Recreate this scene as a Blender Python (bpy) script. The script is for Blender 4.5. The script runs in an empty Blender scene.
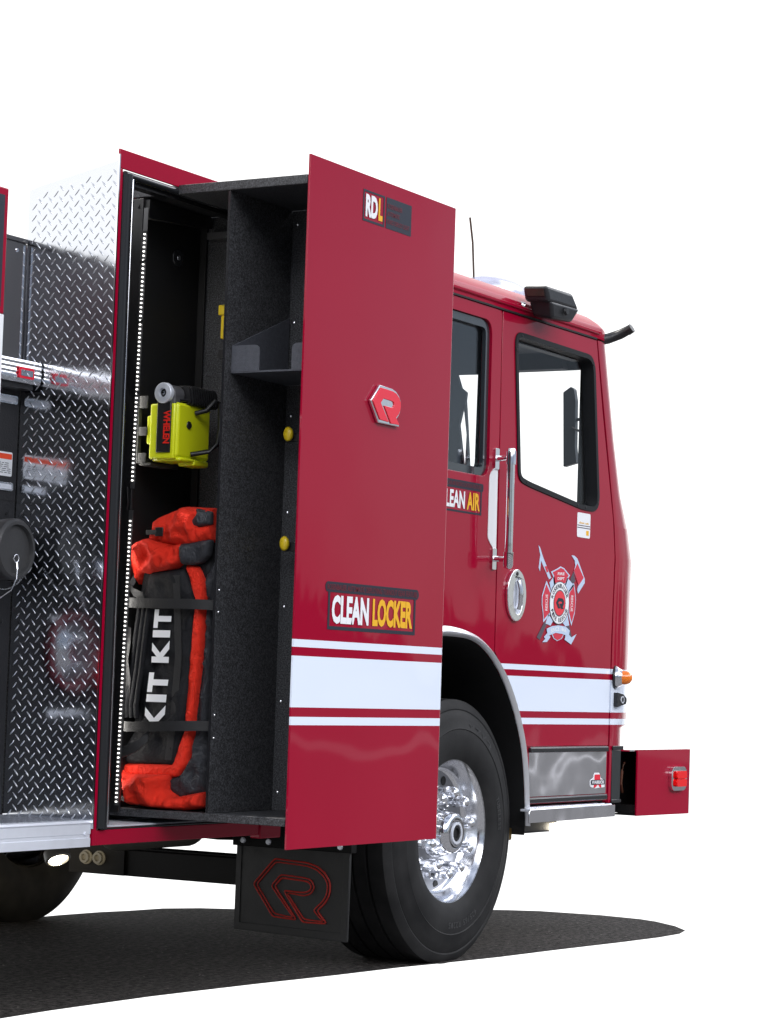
import bpy, bmesh, math, random
from mathutils import Vector, Matrix, noise
from mathutils.geometry import tessellate_polygon, delaunay_2d_cdt
random.seed(7)
sc = bpy.context.scene
col = sc.collection
PI = math.pi

# ------------------------------------------------------------------ materials
def nodes(name):
    m = bpy.data.materials.new(name); m.use_nodes = True
    nt = m.node_tree; b = nt.nodes['Principled BSDF']
    return m, nt, b
def N(nt, t, **kw):
    n = nt.nodes.new(t)
    for k, v in kw.items(): setattr(n, k, v)
    return n
def simple(name, colr, rough=.5, metal=0., coat=0., bump=0., bscale=60., var=0., rvar=0., spec=.5, emit=None, estr=0., sheen=0.):
    m, nt, b = nodes(name); L = nt.links.new
    b.inputs['Base Color'].default_value = (*colr, 1)
    b.inputs['Roughness'].default_value = rough
    b.inputs['Metallic'].default_value = metal
    b.inputs['Coat Weight'].default_value = coat
    b.inputs['Coat Roughness'].default_value = .03
    b.inputs['Specular IOR Level'].default_value = spec
    b.inputs['Sheen Weight'].default_value = sheen
    if emit:
        b.inputs['Emission Color'].default_value = (*emit, 1); b.inputs['Emission Strength'].default_value = estr
    tc = N(nt, 'ShaderNodeTexCoord')
    if var or rvar:
        n = N(nt, 'ShaderNodeTexNoise'); n.inputs['Scale'].default_value = bscale*.35; n.inputs['Detail'].default_value = 6
        L(tc.outputs['Object'], n.inputs['Vector'])
        if var:
            mx = N(nt, 'ShaderNodeMixRGB'); mx.blend_type = 'MIX'
            mx.inputs[1].default_value = (*[c*(1-var) for c in colr], 1)
            mx.inputs[2].default_value = (*[min(1, c*(1+var)) for c in colr], 1)
            L(n.outputs['Fac'], mx.inputs[0]); L(mx.outputs[0], b.inputs['Base Color'])
        if rvar:
            mr = N(nt, 'ShaderNodeMapRange'); mr.inputs['To Min'].default_value = max(0, rough-rvar); mr.inputs['To Max'].default_value = rough+rvar
            L(n.outputs['Fac'], mr.inputs['Value']); L(mr.outputs[0], b.inputs['Roughness'])
    if bump:
        n2 = N(nt, 'ShaderNodeTexNoise'); n2.inputs['Scale'].default_value = bscale; n2.inputs['Detail'].default_value = 3
        L(tc.outputs['Object'], n2.inputs['Vector'])
        bp = N(nt, 'ShaderNodeBump'); bp.inputs['Strength'].default_value = bump; bp.inputs['Distance'].default_value = .002
        L(n2.outputs['Fac'], bp.inputs['Height']); L(bp.outputs[0], b.inputs['Normal'])
    return m

RED = (.33, .0005, .0235)
def striped(name, bands):
    """red vehicle paint with white reflective bands at the given heights (metres above ground)"""
    m, nt, b = nodes(name); L = nt.links.new
    g = N(nt, 'ShaderNodeNewGeometry'); s = N(nt, 'ShaderNodeSeparateXYZ'); L(g.outputs['Position'], s.inputs[0])
    cr = N(nt, 'ShaderNodeValToRGB'); cr.color_ramp.interpolation = 'CONSTANT'
    mr = N(nt, 'ShaderNodeMapRange'); mr.inputs['From Min'].default_value = .9; mr.inputs['From Max'].default_value = 1.4
    L(s.outputs['Z'], mr.inputs['Value']); L(mr.outputs[0], cr.inputs[0])
    e = cr.color_ramp.elements
    e[0].position = 0; e[0].color = (0, 0, 0, 1)
    e[1].position = 1; e[1].color = (0, 0, 0, 1)
    for a, c in bands:
        x = e.new((a-.9)/.5); x.color = (1, 1, 1, 1)
        x = e.new((c-.9)/.5); x.color = (0, 0, 0, 1)
    n = N(nt, 'ShaderNodeTexNoise'); n.inputs['Scale'].default_value = 1.7; n.inputs['Detail'].default_value = 2
    L(g.outputs['Position'], n.inputs['Vector'])
    rd = N(nt, 'ShaderNodeMixRGB'); rd.inputs[1].default_value = (*[c*.93 for c in RED], 1); rd.inputs[2].default_value = (*[c*1.05 for c in RED], 1)
    L(n.outputs['Fac'], rd.inputs[0])
    mx = N(nt, 'ShaderNodeMixRGB'); L(cr.outputs[0], mx.inputs[0]); L(rd.outputs[0], mx.inputs[1]); mx.inputs[2].default_value = (.78, .85, .97, 1)
    L(mx.outputs[0], b.inputs['Base Color'])
    b.inputs['Roughness'].default_value = .32
    b.inputs['Specular IOR Level'].default_value = .04
    b.inputs['Coat Weight'].default_value = .6; b.inputs['Coat Roughness'].default_value = .035
    # faint orange peel / panel waviness, felt only in the reflections
    n2 = N(nt, 'ShaderNodeTexNoise'); n2.inputs['Scale'].default_value = 2.4; n2.inputs['Detail'].default_value = 1
    L(g.outputs['Position'], n2.inputs['Vector'])
    bp = N(nt, 'ShaderNodeBump'); bp.inputs['Strength'].default_value = .22; bp.inputs['Distance'].default_value = .02
    L(n2.outputs['Fac'], bp.inputs['Height']); L(bp.outputs[0], b.inputs['Coat Normal'])
    return m

def liner(name='speckled_liner'):
    m, nt, b = nodes(name); L = nt.links.new
    tc = N(nt, 'ShaderNodeTexCoord')
    v = N(nt, 'ShaderNodeTexNoise'); v.inputs['Scale'].default_value = 210; v.inputs['Detail'].default_value = 4; v.inputs['Roughness'].default_value = .7
    L(tc.outputs['Object'], v.inputs['Vector'])
    cr = N(nt, 'ShaderNodeValToRGB'); cr.color_ramp.elements[0].position = .42; cr.color_ramp.elements[0].color = (.012, .012, .013, 1)
    cr.color_ramp.elements[1].position = .72; cr.color_ramp.elements[1].color = (.13, .134, .145, 1)
    L(v.outputs['Fac'], cr.inputs[0]); L(cr.outputs[0], b.inputs['Base Color'])
    b.inputs['Roughness'].default_value = .55
    bp = N(nt, 'ShaderNodeBump'); bp.inputs['Strength'].default_value = .6; bp.inputs['Distance'].default_value = .002
    L(v.outputs['Fac'], bp.inputs['Height']); L(bp.outputs[0], b.inputs['Normal'])
    return m

def polished(name, colr, rough, wav, wscale, dist=.01):
    m, nt, b = nodes(name); L = nt.links.new
    b.inputs['Base Color'].default_value = (*colr, 1); b.inputs['Metallic'].default_value = 1
    tc = N(nt, 'ShaderNodeTexCoord')
    n = N(nt, 'ShaderNodeTexNoise'); n.inputs['Scale'].default_value = wscale; n.inputs['Detail'].default_value = 2
    L(tc.outputs['Object'], n.inputs['Vector'])
    bp = N(nt, 'ShaderNodeBump'); bp.inputs['Strength'].default_value = wav; bp.inputs['Distance'].default_value = dist
    L(n.outputs['Fac'], bp.inputs['Height']); L(bp.outputs[0], b.inputs['Normal'])
    n2 = N(nt, 'ShaderNodeTexNoise'); n2.inputs['Scale'].default_value = 30; n2.inputs['Detail'].default_value = 5
    L(tc.outputs['Object'], n2.inputs['Vector'])
    mr = N(nt, 'ShaderNodeMapRange'); mr.inputs['To Min'].default_value = max(.01, rough*.6); mr.inputs['To Max'].default_value = rough*1.5
    L(n2.outputs['Fac'], mr.inputs['Value']); L(mr.outputs[0], b.inputs['Roughness'])
    return m

def glassmat(name, tint, gl):
    m = bpy.data.materials.new(name); m.use_nodes = True; nt = m.node_tree; L = nt.links.new
    for n in list(nt.nodes): nt.nodes.remove(n)
    o = N(nt, 'ShaderNodeOutputMaterial'); t = N(nt, 'ShaderNodeBsdfTransparent'); t.inputs[0].default_value = (*tint, 1)
    g = N(nt, 'ShaderNodeBsdfGlossy'); g.inputs['Roughness'].default_value = .02; g.inputs[0].default_value = (.9, .95, 1, 1)
    mx = N(nt, 'ShaderNodeMixShader'); mx.inputs[0].default_value = gl; L(t.outputs[0], mx.inputs[1]); L(g.outputs[0], mx.inputs[2]); L(mx.outputs[0], o.inputs[0])
    return m

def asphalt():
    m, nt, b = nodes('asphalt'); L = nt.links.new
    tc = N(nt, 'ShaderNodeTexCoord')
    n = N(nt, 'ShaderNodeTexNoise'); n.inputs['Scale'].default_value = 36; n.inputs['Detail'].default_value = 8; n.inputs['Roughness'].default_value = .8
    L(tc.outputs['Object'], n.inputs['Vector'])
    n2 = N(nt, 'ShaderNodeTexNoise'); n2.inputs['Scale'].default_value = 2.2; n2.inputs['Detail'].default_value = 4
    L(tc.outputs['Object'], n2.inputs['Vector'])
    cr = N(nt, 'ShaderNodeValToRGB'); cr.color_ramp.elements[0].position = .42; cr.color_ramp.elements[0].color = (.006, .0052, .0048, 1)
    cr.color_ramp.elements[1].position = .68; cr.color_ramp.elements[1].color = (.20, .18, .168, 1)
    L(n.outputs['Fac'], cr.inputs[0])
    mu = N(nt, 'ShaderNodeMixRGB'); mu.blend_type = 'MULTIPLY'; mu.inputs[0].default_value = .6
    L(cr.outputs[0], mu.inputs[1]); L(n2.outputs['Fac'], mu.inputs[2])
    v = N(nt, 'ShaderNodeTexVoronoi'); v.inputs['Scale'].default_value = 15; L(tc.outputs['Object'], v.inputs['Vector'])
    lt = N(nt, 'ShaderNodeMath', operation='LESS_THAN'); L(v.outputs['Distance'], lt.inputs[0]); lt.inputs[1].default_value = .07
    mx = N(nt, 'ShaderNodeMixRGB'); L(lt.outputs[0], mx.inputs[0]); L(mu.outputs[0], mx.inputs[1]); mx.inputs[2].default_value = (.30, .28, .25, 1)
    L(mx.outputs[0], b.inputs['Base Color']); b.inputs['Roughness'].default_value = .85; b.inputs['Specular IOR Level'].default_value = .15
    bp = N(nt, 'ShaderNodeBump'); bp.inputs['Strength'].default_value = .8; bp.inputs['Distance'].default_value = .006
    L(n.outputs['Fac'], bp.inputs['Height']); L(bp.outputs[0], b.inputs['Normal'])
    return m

def tyremat():
    m, nt, b = nodes('tyre_rubber'); L = nt.links.new
    tc = N(nt, 'ShaderNodeTexCoord')
    n = N(nt, 'ShaderNodeTexNoise'); n.inputs['Scale'].default_value = 9; n.inputs['Detail'].default_value = 8
    L(tc.outputs['Object'], n.inputs['Vector'])
    cr = N(nt, 'ShaderNodeValToRGB'); cr.color_ramp.elements[0].position = .3; cr.color_ramp.elements[0].color = (.006, .006, .0065, 1)
    cr.color_ramp.elements[1].position = .8; cr.color_ramp.elements[1].color = (.022, .0215, .0215, 1)
    L(n.outputs['Fac'], cr.inputs[0]); L(cr.outputs[0], b.inputs['Base Color'])
    b.inputs['Roughness'].default_value = .68; b.inputs['Specular IOR Level'].default_value = .3
    n2 = N(nt, 'ShaderNodeTexNoise'); n2.inputs['Scale'].default_value = 120
    L(tc.outputs['Object'], n2.inputs['Vector'])
    bp = N(nt, 'ShaderNodeBump'); bp.inputs['Strength'].default_value = .3; bp.inputs['Distance'].default_value = .001
    L(n2.outputs['Fac'], bp.inputs['Height']); L(bp.outputs[0], b.inputs['Normal'])
    return m

def fabric(name, colr, rough=.75, bump=.75):
    m, nt, b = nodes(name); L = nt.links.new
    tc = N(nt, 'ShaderNodeTexCoord')
    w = N(nt, 'ShaderNodeTexWave'); w.inputs['Scale'].default_value = 160; w.inputs['Distortion'].default_value = 1.5
    L(tc.outputs['Object'], w.inputs['Vector'])
    n = N(nt, 'ShaderNodeTexNoise'); n.inputs['Scale'].default_value = 22; n.inputs['Detail'].default_value = 5; n.inputs['Distortion'].default_value = 1.2
    L(tc.outputs['Object'], n.inputs['Vector'])
    ad = N(nt, 'ShaderNodeMath', operation='MULTIPLY_ADD'); L(w.outputs['Fac'], ad.inputs[0]); ad.inputs[1].default_value = .08; L(n.outputs['Fac'], ad.inputs[2])
    bp = N(nt, 'ShaderNodeBump'); bp.inputs['Strength'].default_value = bump; bp.inputs['Distance'].default_value = .02
    L(ad.outputs[0], bp.inputs['Height']); L(bp.outputs[0], b.inputs['Normal'])
    mx = N(nt, 'ShaderNodeMixRGB'); mx.inputs[1].default_value = (*[c*.85 for c in colr], 1); mx.inputs[2].default_value = (*[min(1, c*1.15) for c in colr], 1)
    L(n.outputs['Fac'], mx.inputs[0]); L(mx.outputs[0], b.inputs['Base Color'])
    b.inputs['Roughness'].default_value = rough; b.inputs['Specular IOR Level'].default_value = .3
    return m

M = dict(
    red=simple('red_paint', RED, .34, coat=.35, spec=.04),
    redpanel=striped('red_paint_striped_locker', [(.987, 1.014), (1.045, 1.215), (1.245, 1.271)]),
    redcab=striped('red_paint_striped_cab', [(.979, 1.006), (1.036, 1.187), (1.214, 1.237)]),
    liner=liner(),
    blackpl=simple('black_plastic', (.012, .012, .013), .4, bump=.2, bscale=200, rvar=.1),
    blackdk=simple('black_interior', (.0035, .0035, .004), .6),
    rubber=simple('black_seal_rubber', (.014, .015, .017), .22),
    rubbermat=simple('mudflap_rubber', (.011, .011, .011), .55, bump=.4, bscale=80, var=.5, rvar=.12),
    chrome=polished('chrome', (.86, .87, .9), .05, .25, 14, .003),
    mirrorst=polished('mirror_steel', (.93, .94, .97), .07, .8, 1.7, .032),
    alu=polished('polished_aluminium', (.90, .91, .94), .14, .15, 20, .003),
    tread=polished('tread_plate', (.62, .64, .68), .12, .25, 9, .006),
    treadhi=polished('tread_lozenge', (.60, .62, .66), .27, .1, 9, .002),
    disc=polished('machined_disc', (.33, .34, .37), .34, .1, 12, .003),
    nutchrome=polished('nut_chrome', (.88, .89, .92), .12, .0, 5, .001),
    frameblack=simple('matt_black_frame', (.016, .017, .019), .6, spec=.2),
    brushed=simple('anodised_aluminium', (.80, .83, .90), .45, metal=.45, var=.06, rvar=.08),
    greysteel=simple('grey_painted_steel', (.12, .12, .125), .38, metal=.6, var=.15, bscale=12),
    pump=simple('black_pump_panel', (.010, .010, .012), .5, bump=.5, bscale=160),
    chassis=simple('black_chassis_paint', (.0065, .0062, .006), .5, spec=.12, var=.3, rvar=.1, bscale=20),
    tyre=tyremat(), asphalt=asphalt(),
    white=simple('white_vinyl', (.85, .86, .88), .4),
    paper=simple('label_stock', (.7, .72, .75), .4, var=.05),
    yellow=simple('yellow_vinyl', (.85, .45, .01), .4),
    knob=simple('yellow_plastic', (.95, .68, .02), .35, coat=.3),
    lime=simple('lime_plastic', (.72, .78, .010), .38, coat=.25, bump=.1, bscale=120),
    charcoal=simple('charcoal_vinyl', (.012, .016, .03), .4),
    dullred=simple('dark_red_vinyl', (.15, .008, .02), .4),
    inlay=simple('bright_red_inlay', (.80, .004, .03), .25, coat=.6),
    flapred=simple('faded_red_moulding', (.42, .02, .012), .6, var=.35, bscale=30),
    fred=fabric('orange_red_fabric', (.80, .028, .010)),
    fblack=fabric('black_fabric', (.0075, .008, .010), .7, .35),
    fgrey=fabric('grey_coated_fabric', (.035, .037, .043), .42, .5),
    webbing=simple('black_webbing', (.016, .016, .017), .55, bump=.6, bscale=260),
    led=simple('led_strip', (.9, .9, .9), .3, emit=(1, .97, .92), estr=2.6),
    lamp=simple('lamp_lens', (.9, .9, .9), .3, emit=(1, .90, .72), estr=7.),
    amber=simple('amber_lens', (.85, .20, .005), .12, coat=1),
    redlens=simple('red_lens', (.85, .006, .008), .2, coat=.4, spec=.2),
    signred=simple('label_orange_red', (.75, .06, .01), .4),
    blue=simple('label_blue', (.05, .12, .45), .4),
    glass=glassmat('window_glass', (.985, .99, .99), .03),
    glasst=glassmat('tinted_window_glass', (.95, .96, .97), .07),
    lens=glassmat('clear_lens', (.74, .74, .84), .22),
    ceiling=simple('cab_trim', (.055, .065, .075), .7),
    emblue=simple('emblem_pale_blue', (.52, .63, .80), .4),
    emgrey=simple('emblem_grey', (.09, .07, .09), .4),
    emred=simple('emblem_red', (.62, .03, .06), .4),
    skin=simple('grey_tank', (.11, .105, .09), .45),
)

# ------------------------------------------------------------------ mesh builder
class B:
    def __init__(s): s.v = []; s.f = []
    def add(s, vs, fs):
        o = len(s.v); s.v += [tuple(p) for p in vs]; s.f += [tuple(i+o for i in f) for f in fs]; return s
    def box(s, x0, x1, y0, y1, z0, z1):
        vs = [(x, y, z) for x in (x0, x1) for y in (y0, y1) for z in (z0, z1)]
        return s.add(vs, [(0, 1, 3, 2), (4, 6, 7, 5), (0, 4, 5, 1), (2, 3, 7, 6), (0, 2, 6, 4), (1, 5, 7, 3)])
    def hexa(s, bot, top):
        vs = list(bot)+list(top)
        return s.add(vs, [(3, 2, 1, 0), (4, 5, 6, 7)]+[(i, (i+1) % 4, 4+(i+1) % 4, 4+i) for i in range(4)])
    def prism(s, loops, axis, a, b):
        """closed outline (first loop) with holes (further loops), pulled along an axis"""
        if not isinstance(loops[0][0], (tuple, list)): loops = [loops]
        mp = {'x': lambda u, v, t: (t, u, v), 'y': lambda u, v, t: (u, t, v), 'z': lambda u, v, t: (u, v, t)}[axis]
        flat = [p for l in loops for p in l]
        tris = tessellate_polygon([[Vector((p[0], p[1], 0)) for p in l] for l in loops])
        n = len(flat)
        vs = [mp(p[0], p[1], a) for p in flat]+[mp(p[0], p[1], b) for p in flat]
        fs = [tuple(t) for t in tris]+[tuple(i+n for i in reversed(t)) for t in tris]
        o = 0
        for l in loops:
            k = len(l)
            for i in range(k): fs.append((o+i, o+(i+1) % k, n+o+(i+1) % k, n+o+i))
            o += k
        return s.add(vs, fs)
    def ring(s, c, d, r, n=16, up=None):
        d = Vector(d).normalized(); up = Vector(up) if up else (Vector((0, 0, 1)) if abs(d.z) < .9 else Vector((1, 0, 0)))
        a = d.cross(up).normalized(); b = a.cross(d)
        return [Vector(c)+(a*math.cos(2*PI*i/n)+b*math.sin(2*PI*i/n))*r for i in range(n)]
    def lathe(s, c, d, prof, n=32, cap=True):
        """profile = [(distance along d, radius)...]"""
        rings = []; c = Vector(c); dd = Vector(d).normalized()
        for t, r in prof: rings.append(s.ring(c+dd*t, dd, max(r, 1e-4), n))
        vs = [p for r in rings for p in r]; fs = []
        for k in range(len(rings)-1):
            for i in range(n): fs.append((k*n+i, k*n+(i+1) % n, (k+1)*n+(i+1) % n, (k+1)*n+i))
        if cap:
            fs.append(tuple(reversed(range(n)))); fs.append(tuple(range((len(rings)-1)*n, len(rings)*n)))
        return s.add(vs, fs)
    def cyl(s, p0, p1, r0, r1=None, n=16):
        r1 = r0 if r1 is None else r1; p0 = Vector(p0); p1 = Vector(p1)
        return s.lathe(p0, p1-p0, [(0, r0), ((p1-p0).length, r1)], n)
    def tube(s, pts, r, n=10, closed=False):
        pts = [Vector(p) for p in pts]; k = len(pts); rings = []
        for i, p in enumerate(pts):
            if closed: d = pts[(i+1) % k]-pts[i-1]
            else: d = pts[min(i+1, k-1)]-pts[max(i-1, 0)]
            rings.append(s.ring(p, d, r if not callable(r) else r(i/(k-1)), n, up=(.12, .21, .97) if abs(d.normalized().z) < .9 else (1, .1, 0)))
        vs = [p for q in rings for p in q]; fs = []
        for a in range(k if closed else k-1):
            b = (a+1) % k
            for i in range(n): fs.append((a*n+i, a*n+(i+1) % n, b*n+(i+1) % n, b*n+i))
        if not closed: fs += [tuple(reversed(range(n))), tuple(range((k-1)*n, k*n))]
        return s.add(vs, fs)
    def band(s, pts, w, t, wdir):
        """flat strap of width w (along wdir) and thickness t following pts"""
        pts = [Vector(p) for p in pts]; W = Vector(wdir).normalized()*w/2; vs = []; k = len(pts)
        for i, p in enumerate(pts):
            d = pts[min(i+1, k-1)]-pts[max(i-1, 0)]; nn = d.cross(W).normalized()*t/2
            vs += [p-W-nn, p+W-nn, p+W+nn, p-W+nn]
        fs = [(0, 3, 2, 1), tuple(4*(k-1)+i for i in range(4))]
        for a in range(k-1):
            for i in range(4): fs.append((4*a+i, 4*a+(i+1) % 4, 4*a+4+(i+1) % 4, 4*a+4+i))
        return s.add(vs, fs)
    def build(s, name, mat, parent=None, bevel=0, smooth=35, seg=2):
        me = bpy.data.meshes.new(name); off = Vector(ORG.get(parent.name, (0, 0, 0))) if parent else Vector((0, 0, 0))
        me.from_pydata([Vector(p)-off for p in s.v], [], s.f); me.update()
        bm = bmesh.new(); bm.from_mesh(me); bmesh.ops.recalc_face_normals(bm, faces=bm.faces); bm.to_mesh(me); bm.free()
        mats = mat if isinstance(mat, list) else [mat]
        for m in mats: me.materials.append(M[m] if isinstance(m, str) else m)
        me.shade_smooth() if smooth else me.shade_flat()
        if smooth: me.set_sharp_from_angle(angle=math.radians(smooth))
        o = bpy.data.objects.new(name, me); col.objects.link(o)
        if parent: o.parent = parent; ORG[o.name] = tuple(off)
        if bevel:
            md = o.modifiers.new('bevel', 'BEVEL'); md.width = bevel; md.segments = seg; md.limit_method = 'ANGLE'; md.angle_limit = math.radians(40)
            md.harden_normals = False
        return o
    def each(s, name, mat, parent=None, **kw):
        """one object per connected piece"""
        par = list(range(len(s.v)))
        def root(i):
            while par[i] != i: par[i] = par[par[i]]; i = par[i]
            return i
        for f in s.f:
            r0 = root(f[0])
            for i in f[1:]: par[root(i)] = r0
        grp = {}
        for f in s.f: grp.setdefault(root(f[0]), []).append(f)
        out = []
        for fs in grp.values():
            ids = sorted({i for f in fs for i in f}); mp = {i: k for k, i in enumerate(ids)}
            b = B(); b.add([s.v[i] for i in ids], [tuple(mp[i] for i in f) for f in fs]); out.append(b.build(name, mat, parent, **kw))
        return out
ORG = {}
def thing(name, label, cat, loc, group=None):
    o = bpy.data.objects.new(name, None); col.objects.link(o); o.location = loc; o.empty_display_size = .2
    o['label'] = label; o['category'] = cat
    if group: o['group'] = group
    ORG[o.name] = tuple(loc); return o
def copy_part(o, d, parent=None):
    c = o.copy(); col.objects.link(c); c.location = Vector(o.location)+Vector(d)
    if parent: c.parent = parent
    return c
def arc(cx, cz, r, a0, a1, n=8, rz=None):
    rz = rz or r
    return [(cx+r*math.cos(math.radians(a0+(a1-a0)*i/n)), cz+rz*math.sin(math.radians(a0+(a1-a0)*i/n))) for i in range(n+1)]
def rrect(x0, x1, z0, z1, r, n=6):
    return arc(x1-r, z1-r, r, 0, 90, n)+arc(x0+r, z1-r, r, 90, 180, n)+arc(x0+r, z0+r, r, 180, 270, n)+arc(x1-r, z0+r, r, 270, 360, n)
def rpoly(pts, r, n=6):
    """polygon with rounded corners"""
    out = []; k = len(pts)
    for i in range(k):
        p = Vector(pts[i]); a = (Vector(pts[i-1])-p); b = (Vector(pts[(i+1) % k])-p)
        rr = r[i] if isinstance(r, (list, tuple)) else r
        rr = min(rr, a.length*.49, b.length*.49)
        p0 = p+a.normalized()*rr; p1 = p+b.normalized()*rr
        for j in range(n+1):
            t = j/n; q = p0*(1-t)**2+p*2*t*(1-t)+p1*t*t; out.append((q.x, q.y))
    return out
def inset(pts, d):
    """move a convex-ish outline inwards by d"""
    k = len(pts); area = sum(pts[i][0]*pts[(i+1) % k][1]-pts[(i+1) % k][0]*pts[i][1] for i in range(k)); sg = 1 if area > 0 else -1
    out = []
    for i in range(k):
        p = Vector(pts[i]); e0 = (p-Vector(pts[i-1])); e1 = (Vector(pts[(i+1) % k])-p)
        if e0.length < 1e-6: e0 = e1
        if e1.length < 1e-6: e1 = e0
        n0 = Vector((-e0.y, e0.x)).normalized()*sg; n1 = Vector((-e1.y, e1.x)).normalized()*sg
        m = (n0+n1)
        if m.length < 1e-4: m = n0
        m = m/max(m.length_squared/2, .6) if True else m
        q = p+m*d; out.append((q.x, q.y))
    return out

_tc = {}
def text_tris(txt, bold=.02):
    key = (txt, bold)
    if key not in _tc:
        cu = bpy.data.curves.new('lettering', 'FONT'); cu.body = txt; cu.size = 1; cu.offset = bold; cu.resolution_u = 3; cu.extrude = 0
        ob = bpy.data.objects.new('lettering', cu); col.objects.link(ob)
        dg = bpy.context.evaluated_depsgraph_get(); dg.update()
        me = bpy.data.meshes.new_from_object(ob.evaluated_get(dg))
        vs = [(v.co.x, v.co.y) for v in me.vertices]; fs = [tuple(p.vertices) for p in me.polygons]
        bpy.data.objects.remove(ob); bpy.data.curves.remove(cu); bpy.data.meshes.remove(me)
        x0 = min(v[0] for v in vs); x1 = max(v[0] for v in vs); y0 = min(v[1] for v in vs); y1 = max(v[1] for v in vs)
        _tc[key] = ([((x-x0)/(x1-x0), (y-y0)/(y1-y0)) for x, y in vs], fs)
    return _tc[key]
def lettering(b, txt, fn, bold=.02, th=None):
    """letters filling the unit square, mapped into the world by fn(u, v, depth)"""
    vs, fs = text_tris(txt, bold); b.add([fn(u, v) for u, v in vs], fs); return b
def onside(x0, x1, z0, z1, y, th=0.):
    return lambda u, v: (x0+(x1-x0)*u, y, z0+(z1-z0)*v)
def side_text(txt, x0, x1, z0, z1, y, bold=.02): return lettering(B(), txt, onside(x0, x1, z0, z1, y), bold)

# =====================================================================  GROUND
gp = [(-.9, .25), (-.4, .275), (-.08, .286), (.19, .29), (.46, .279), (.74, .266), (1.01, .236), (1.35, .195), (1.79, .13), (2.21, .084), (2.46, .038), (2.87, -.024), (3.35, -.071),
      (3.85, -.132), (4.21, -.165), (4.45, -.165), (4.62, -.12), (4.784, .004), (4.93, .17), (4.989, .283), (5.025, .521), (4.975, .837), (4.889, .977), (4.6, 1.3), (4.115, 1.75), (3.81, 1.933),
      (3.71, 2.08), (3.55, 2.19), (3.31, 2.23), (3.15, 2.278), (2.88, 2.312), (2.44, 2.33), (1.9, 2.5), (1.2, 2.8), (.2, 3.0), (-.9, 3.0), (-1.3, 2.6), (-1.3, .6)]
g = B().prism(gp, 'z', -.002, 0).build('ground', 'asphalt', smooth=0)  # outline drawn along the edge of the vehicle's cast shadow
g['kind'] = 'structure'; g['label'] = 'dark asphalt patch cut to the outline of the shadow under the fire engine'

# =====================================================================  FIRE ENGINE
T = thing('fire_engine', 'red fire engine with white stripes, open locker slid out and cab facing right', 'fire engine', (2.2, 1.2, 0))
W = 2.64                                                       # overall width
def far(y): return W-y

# ---- body round the locker opening
body = B()
body.box(0, .020, 0, .045, .575, 2.8145)                         # rear strip
body.prism([(0, 2.815), (2.15, 2.815), (2.15, 2.88), (0, 2.88)], 'y', .001, .008)
body.box(.0205, 1.0, .001, .045, .575, .624)
body.box(1.37, 2.15, .001, .045, .6265, 2.8145)
body.box(.05, 2.15, .38, 1.3, 2.56, 2.58)
body.build('body_side', 'red', T, bevel=.002)
B().box(1.0005, 1.14, -.004, .04, .562, .622).build('sill_end', 'red', T, bevel=.004)
cav = B()
cav.box(.06, 2.1, 1.25, 1.27, .64, 2.55); cav.box(2.1, 2.12, .05, 1.27, .64, 2.55); cav.box(.03, .05, .37, 1.27, .64, 2.55)
cav.box(.05, 2.1, .2, 1.25, .6, .62); cav.box(2.1, 2.12, .05, .36, 2.55, 2.70)
cav.box(.05, 2.1, .355, .36, 2.582, 2.70)
cav.build('compartment_liner', 'liner', T)
B().box(.085, 1.36, .016, .22, .628, .636).build('sill_plate', 'brushed', T, bevel=.002)
# door seal and bright edge trim of the opening
sl = B()
sl.tube([(.045, .006, z) for z in (.63, 1.2, 1.8, 2.4, 2.80)], .024, 14)
sl.tube([(x, .012, 2.80) for x in (.045, .5, 1.0, 1.34)], .014, 12)
sl.tube([(x, .008, .627) for x in (.045, .5, 1.0, 1.34)], .005, 12)
sl.build('door_seal', 'rubber', T, smooth=60)
B().box(.072, .080, -.004, .03, .64, 2.79).build('edge_trim', 'alu', T, bevel=.002)
jm = B(); jm.box(.0805, 1.36, .02, .06, 2.775, 2.812); jm.box(.0805, .10, .01, .05, .64, 2.774); jm.box(.0805, .1, .05, .3, .64, 2.78); jm.build('door_jamb', 'blackpl', T)

# ---- tread plate wall
B().prism([(-.0, .63), (.372, .63), (.372, 2.762), (.33, 2.775), (0, 2.84)], 'x', -.004, -.0005).build('tread_plate', 'tread', T)
B().box(-.006, .0, -.003, .0015, .63, 2.86).build('tread_plate_edge', 'alu', T)
tr = B(); k = 0; P_ = .0385
def lozenge(b, cy, cz, ang, L=.0160, w=.0034, h=.0020):
    ca, sa = math.cos(ang), math.sin(ang); base = []; top = []
    for i in range(8):
        a = 2*PI*i/8; u = L*math.cos(a); v = w*math.sin(a)
        base.append((-.0035, cy+u*ca-v*sa, cz+u*sa+v*ca))
        u *= .72; v *= .35; top.append((-.004-h, cy+u*ca-v*sa, cz+u*sa+v*ca))
    b.add(base+top, [tuple(range(8, 16))]+[(i, (i+1) % 8, 8+(i+1) % 8, 8+i) for i in range(8)])
nz = int(2.2/(P_/2)); ny = int(.38/(P_/2))+1
for i in range(nz):
    for j in range(ny):
        cy = .014+j*P_/2*1.15; cz = .645+i*P_/2
        if cy > .36 or cz > 2.84-(.2*cy) - .03: continue
        if (i+j) % 2 == 0: lozenge(tr, cy, cz, math.radians(48) if (j % 2 == 0) else math.radians(-48))
tr.build('tread_pattern', 'treadhi', T, smooth=50)

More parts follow.
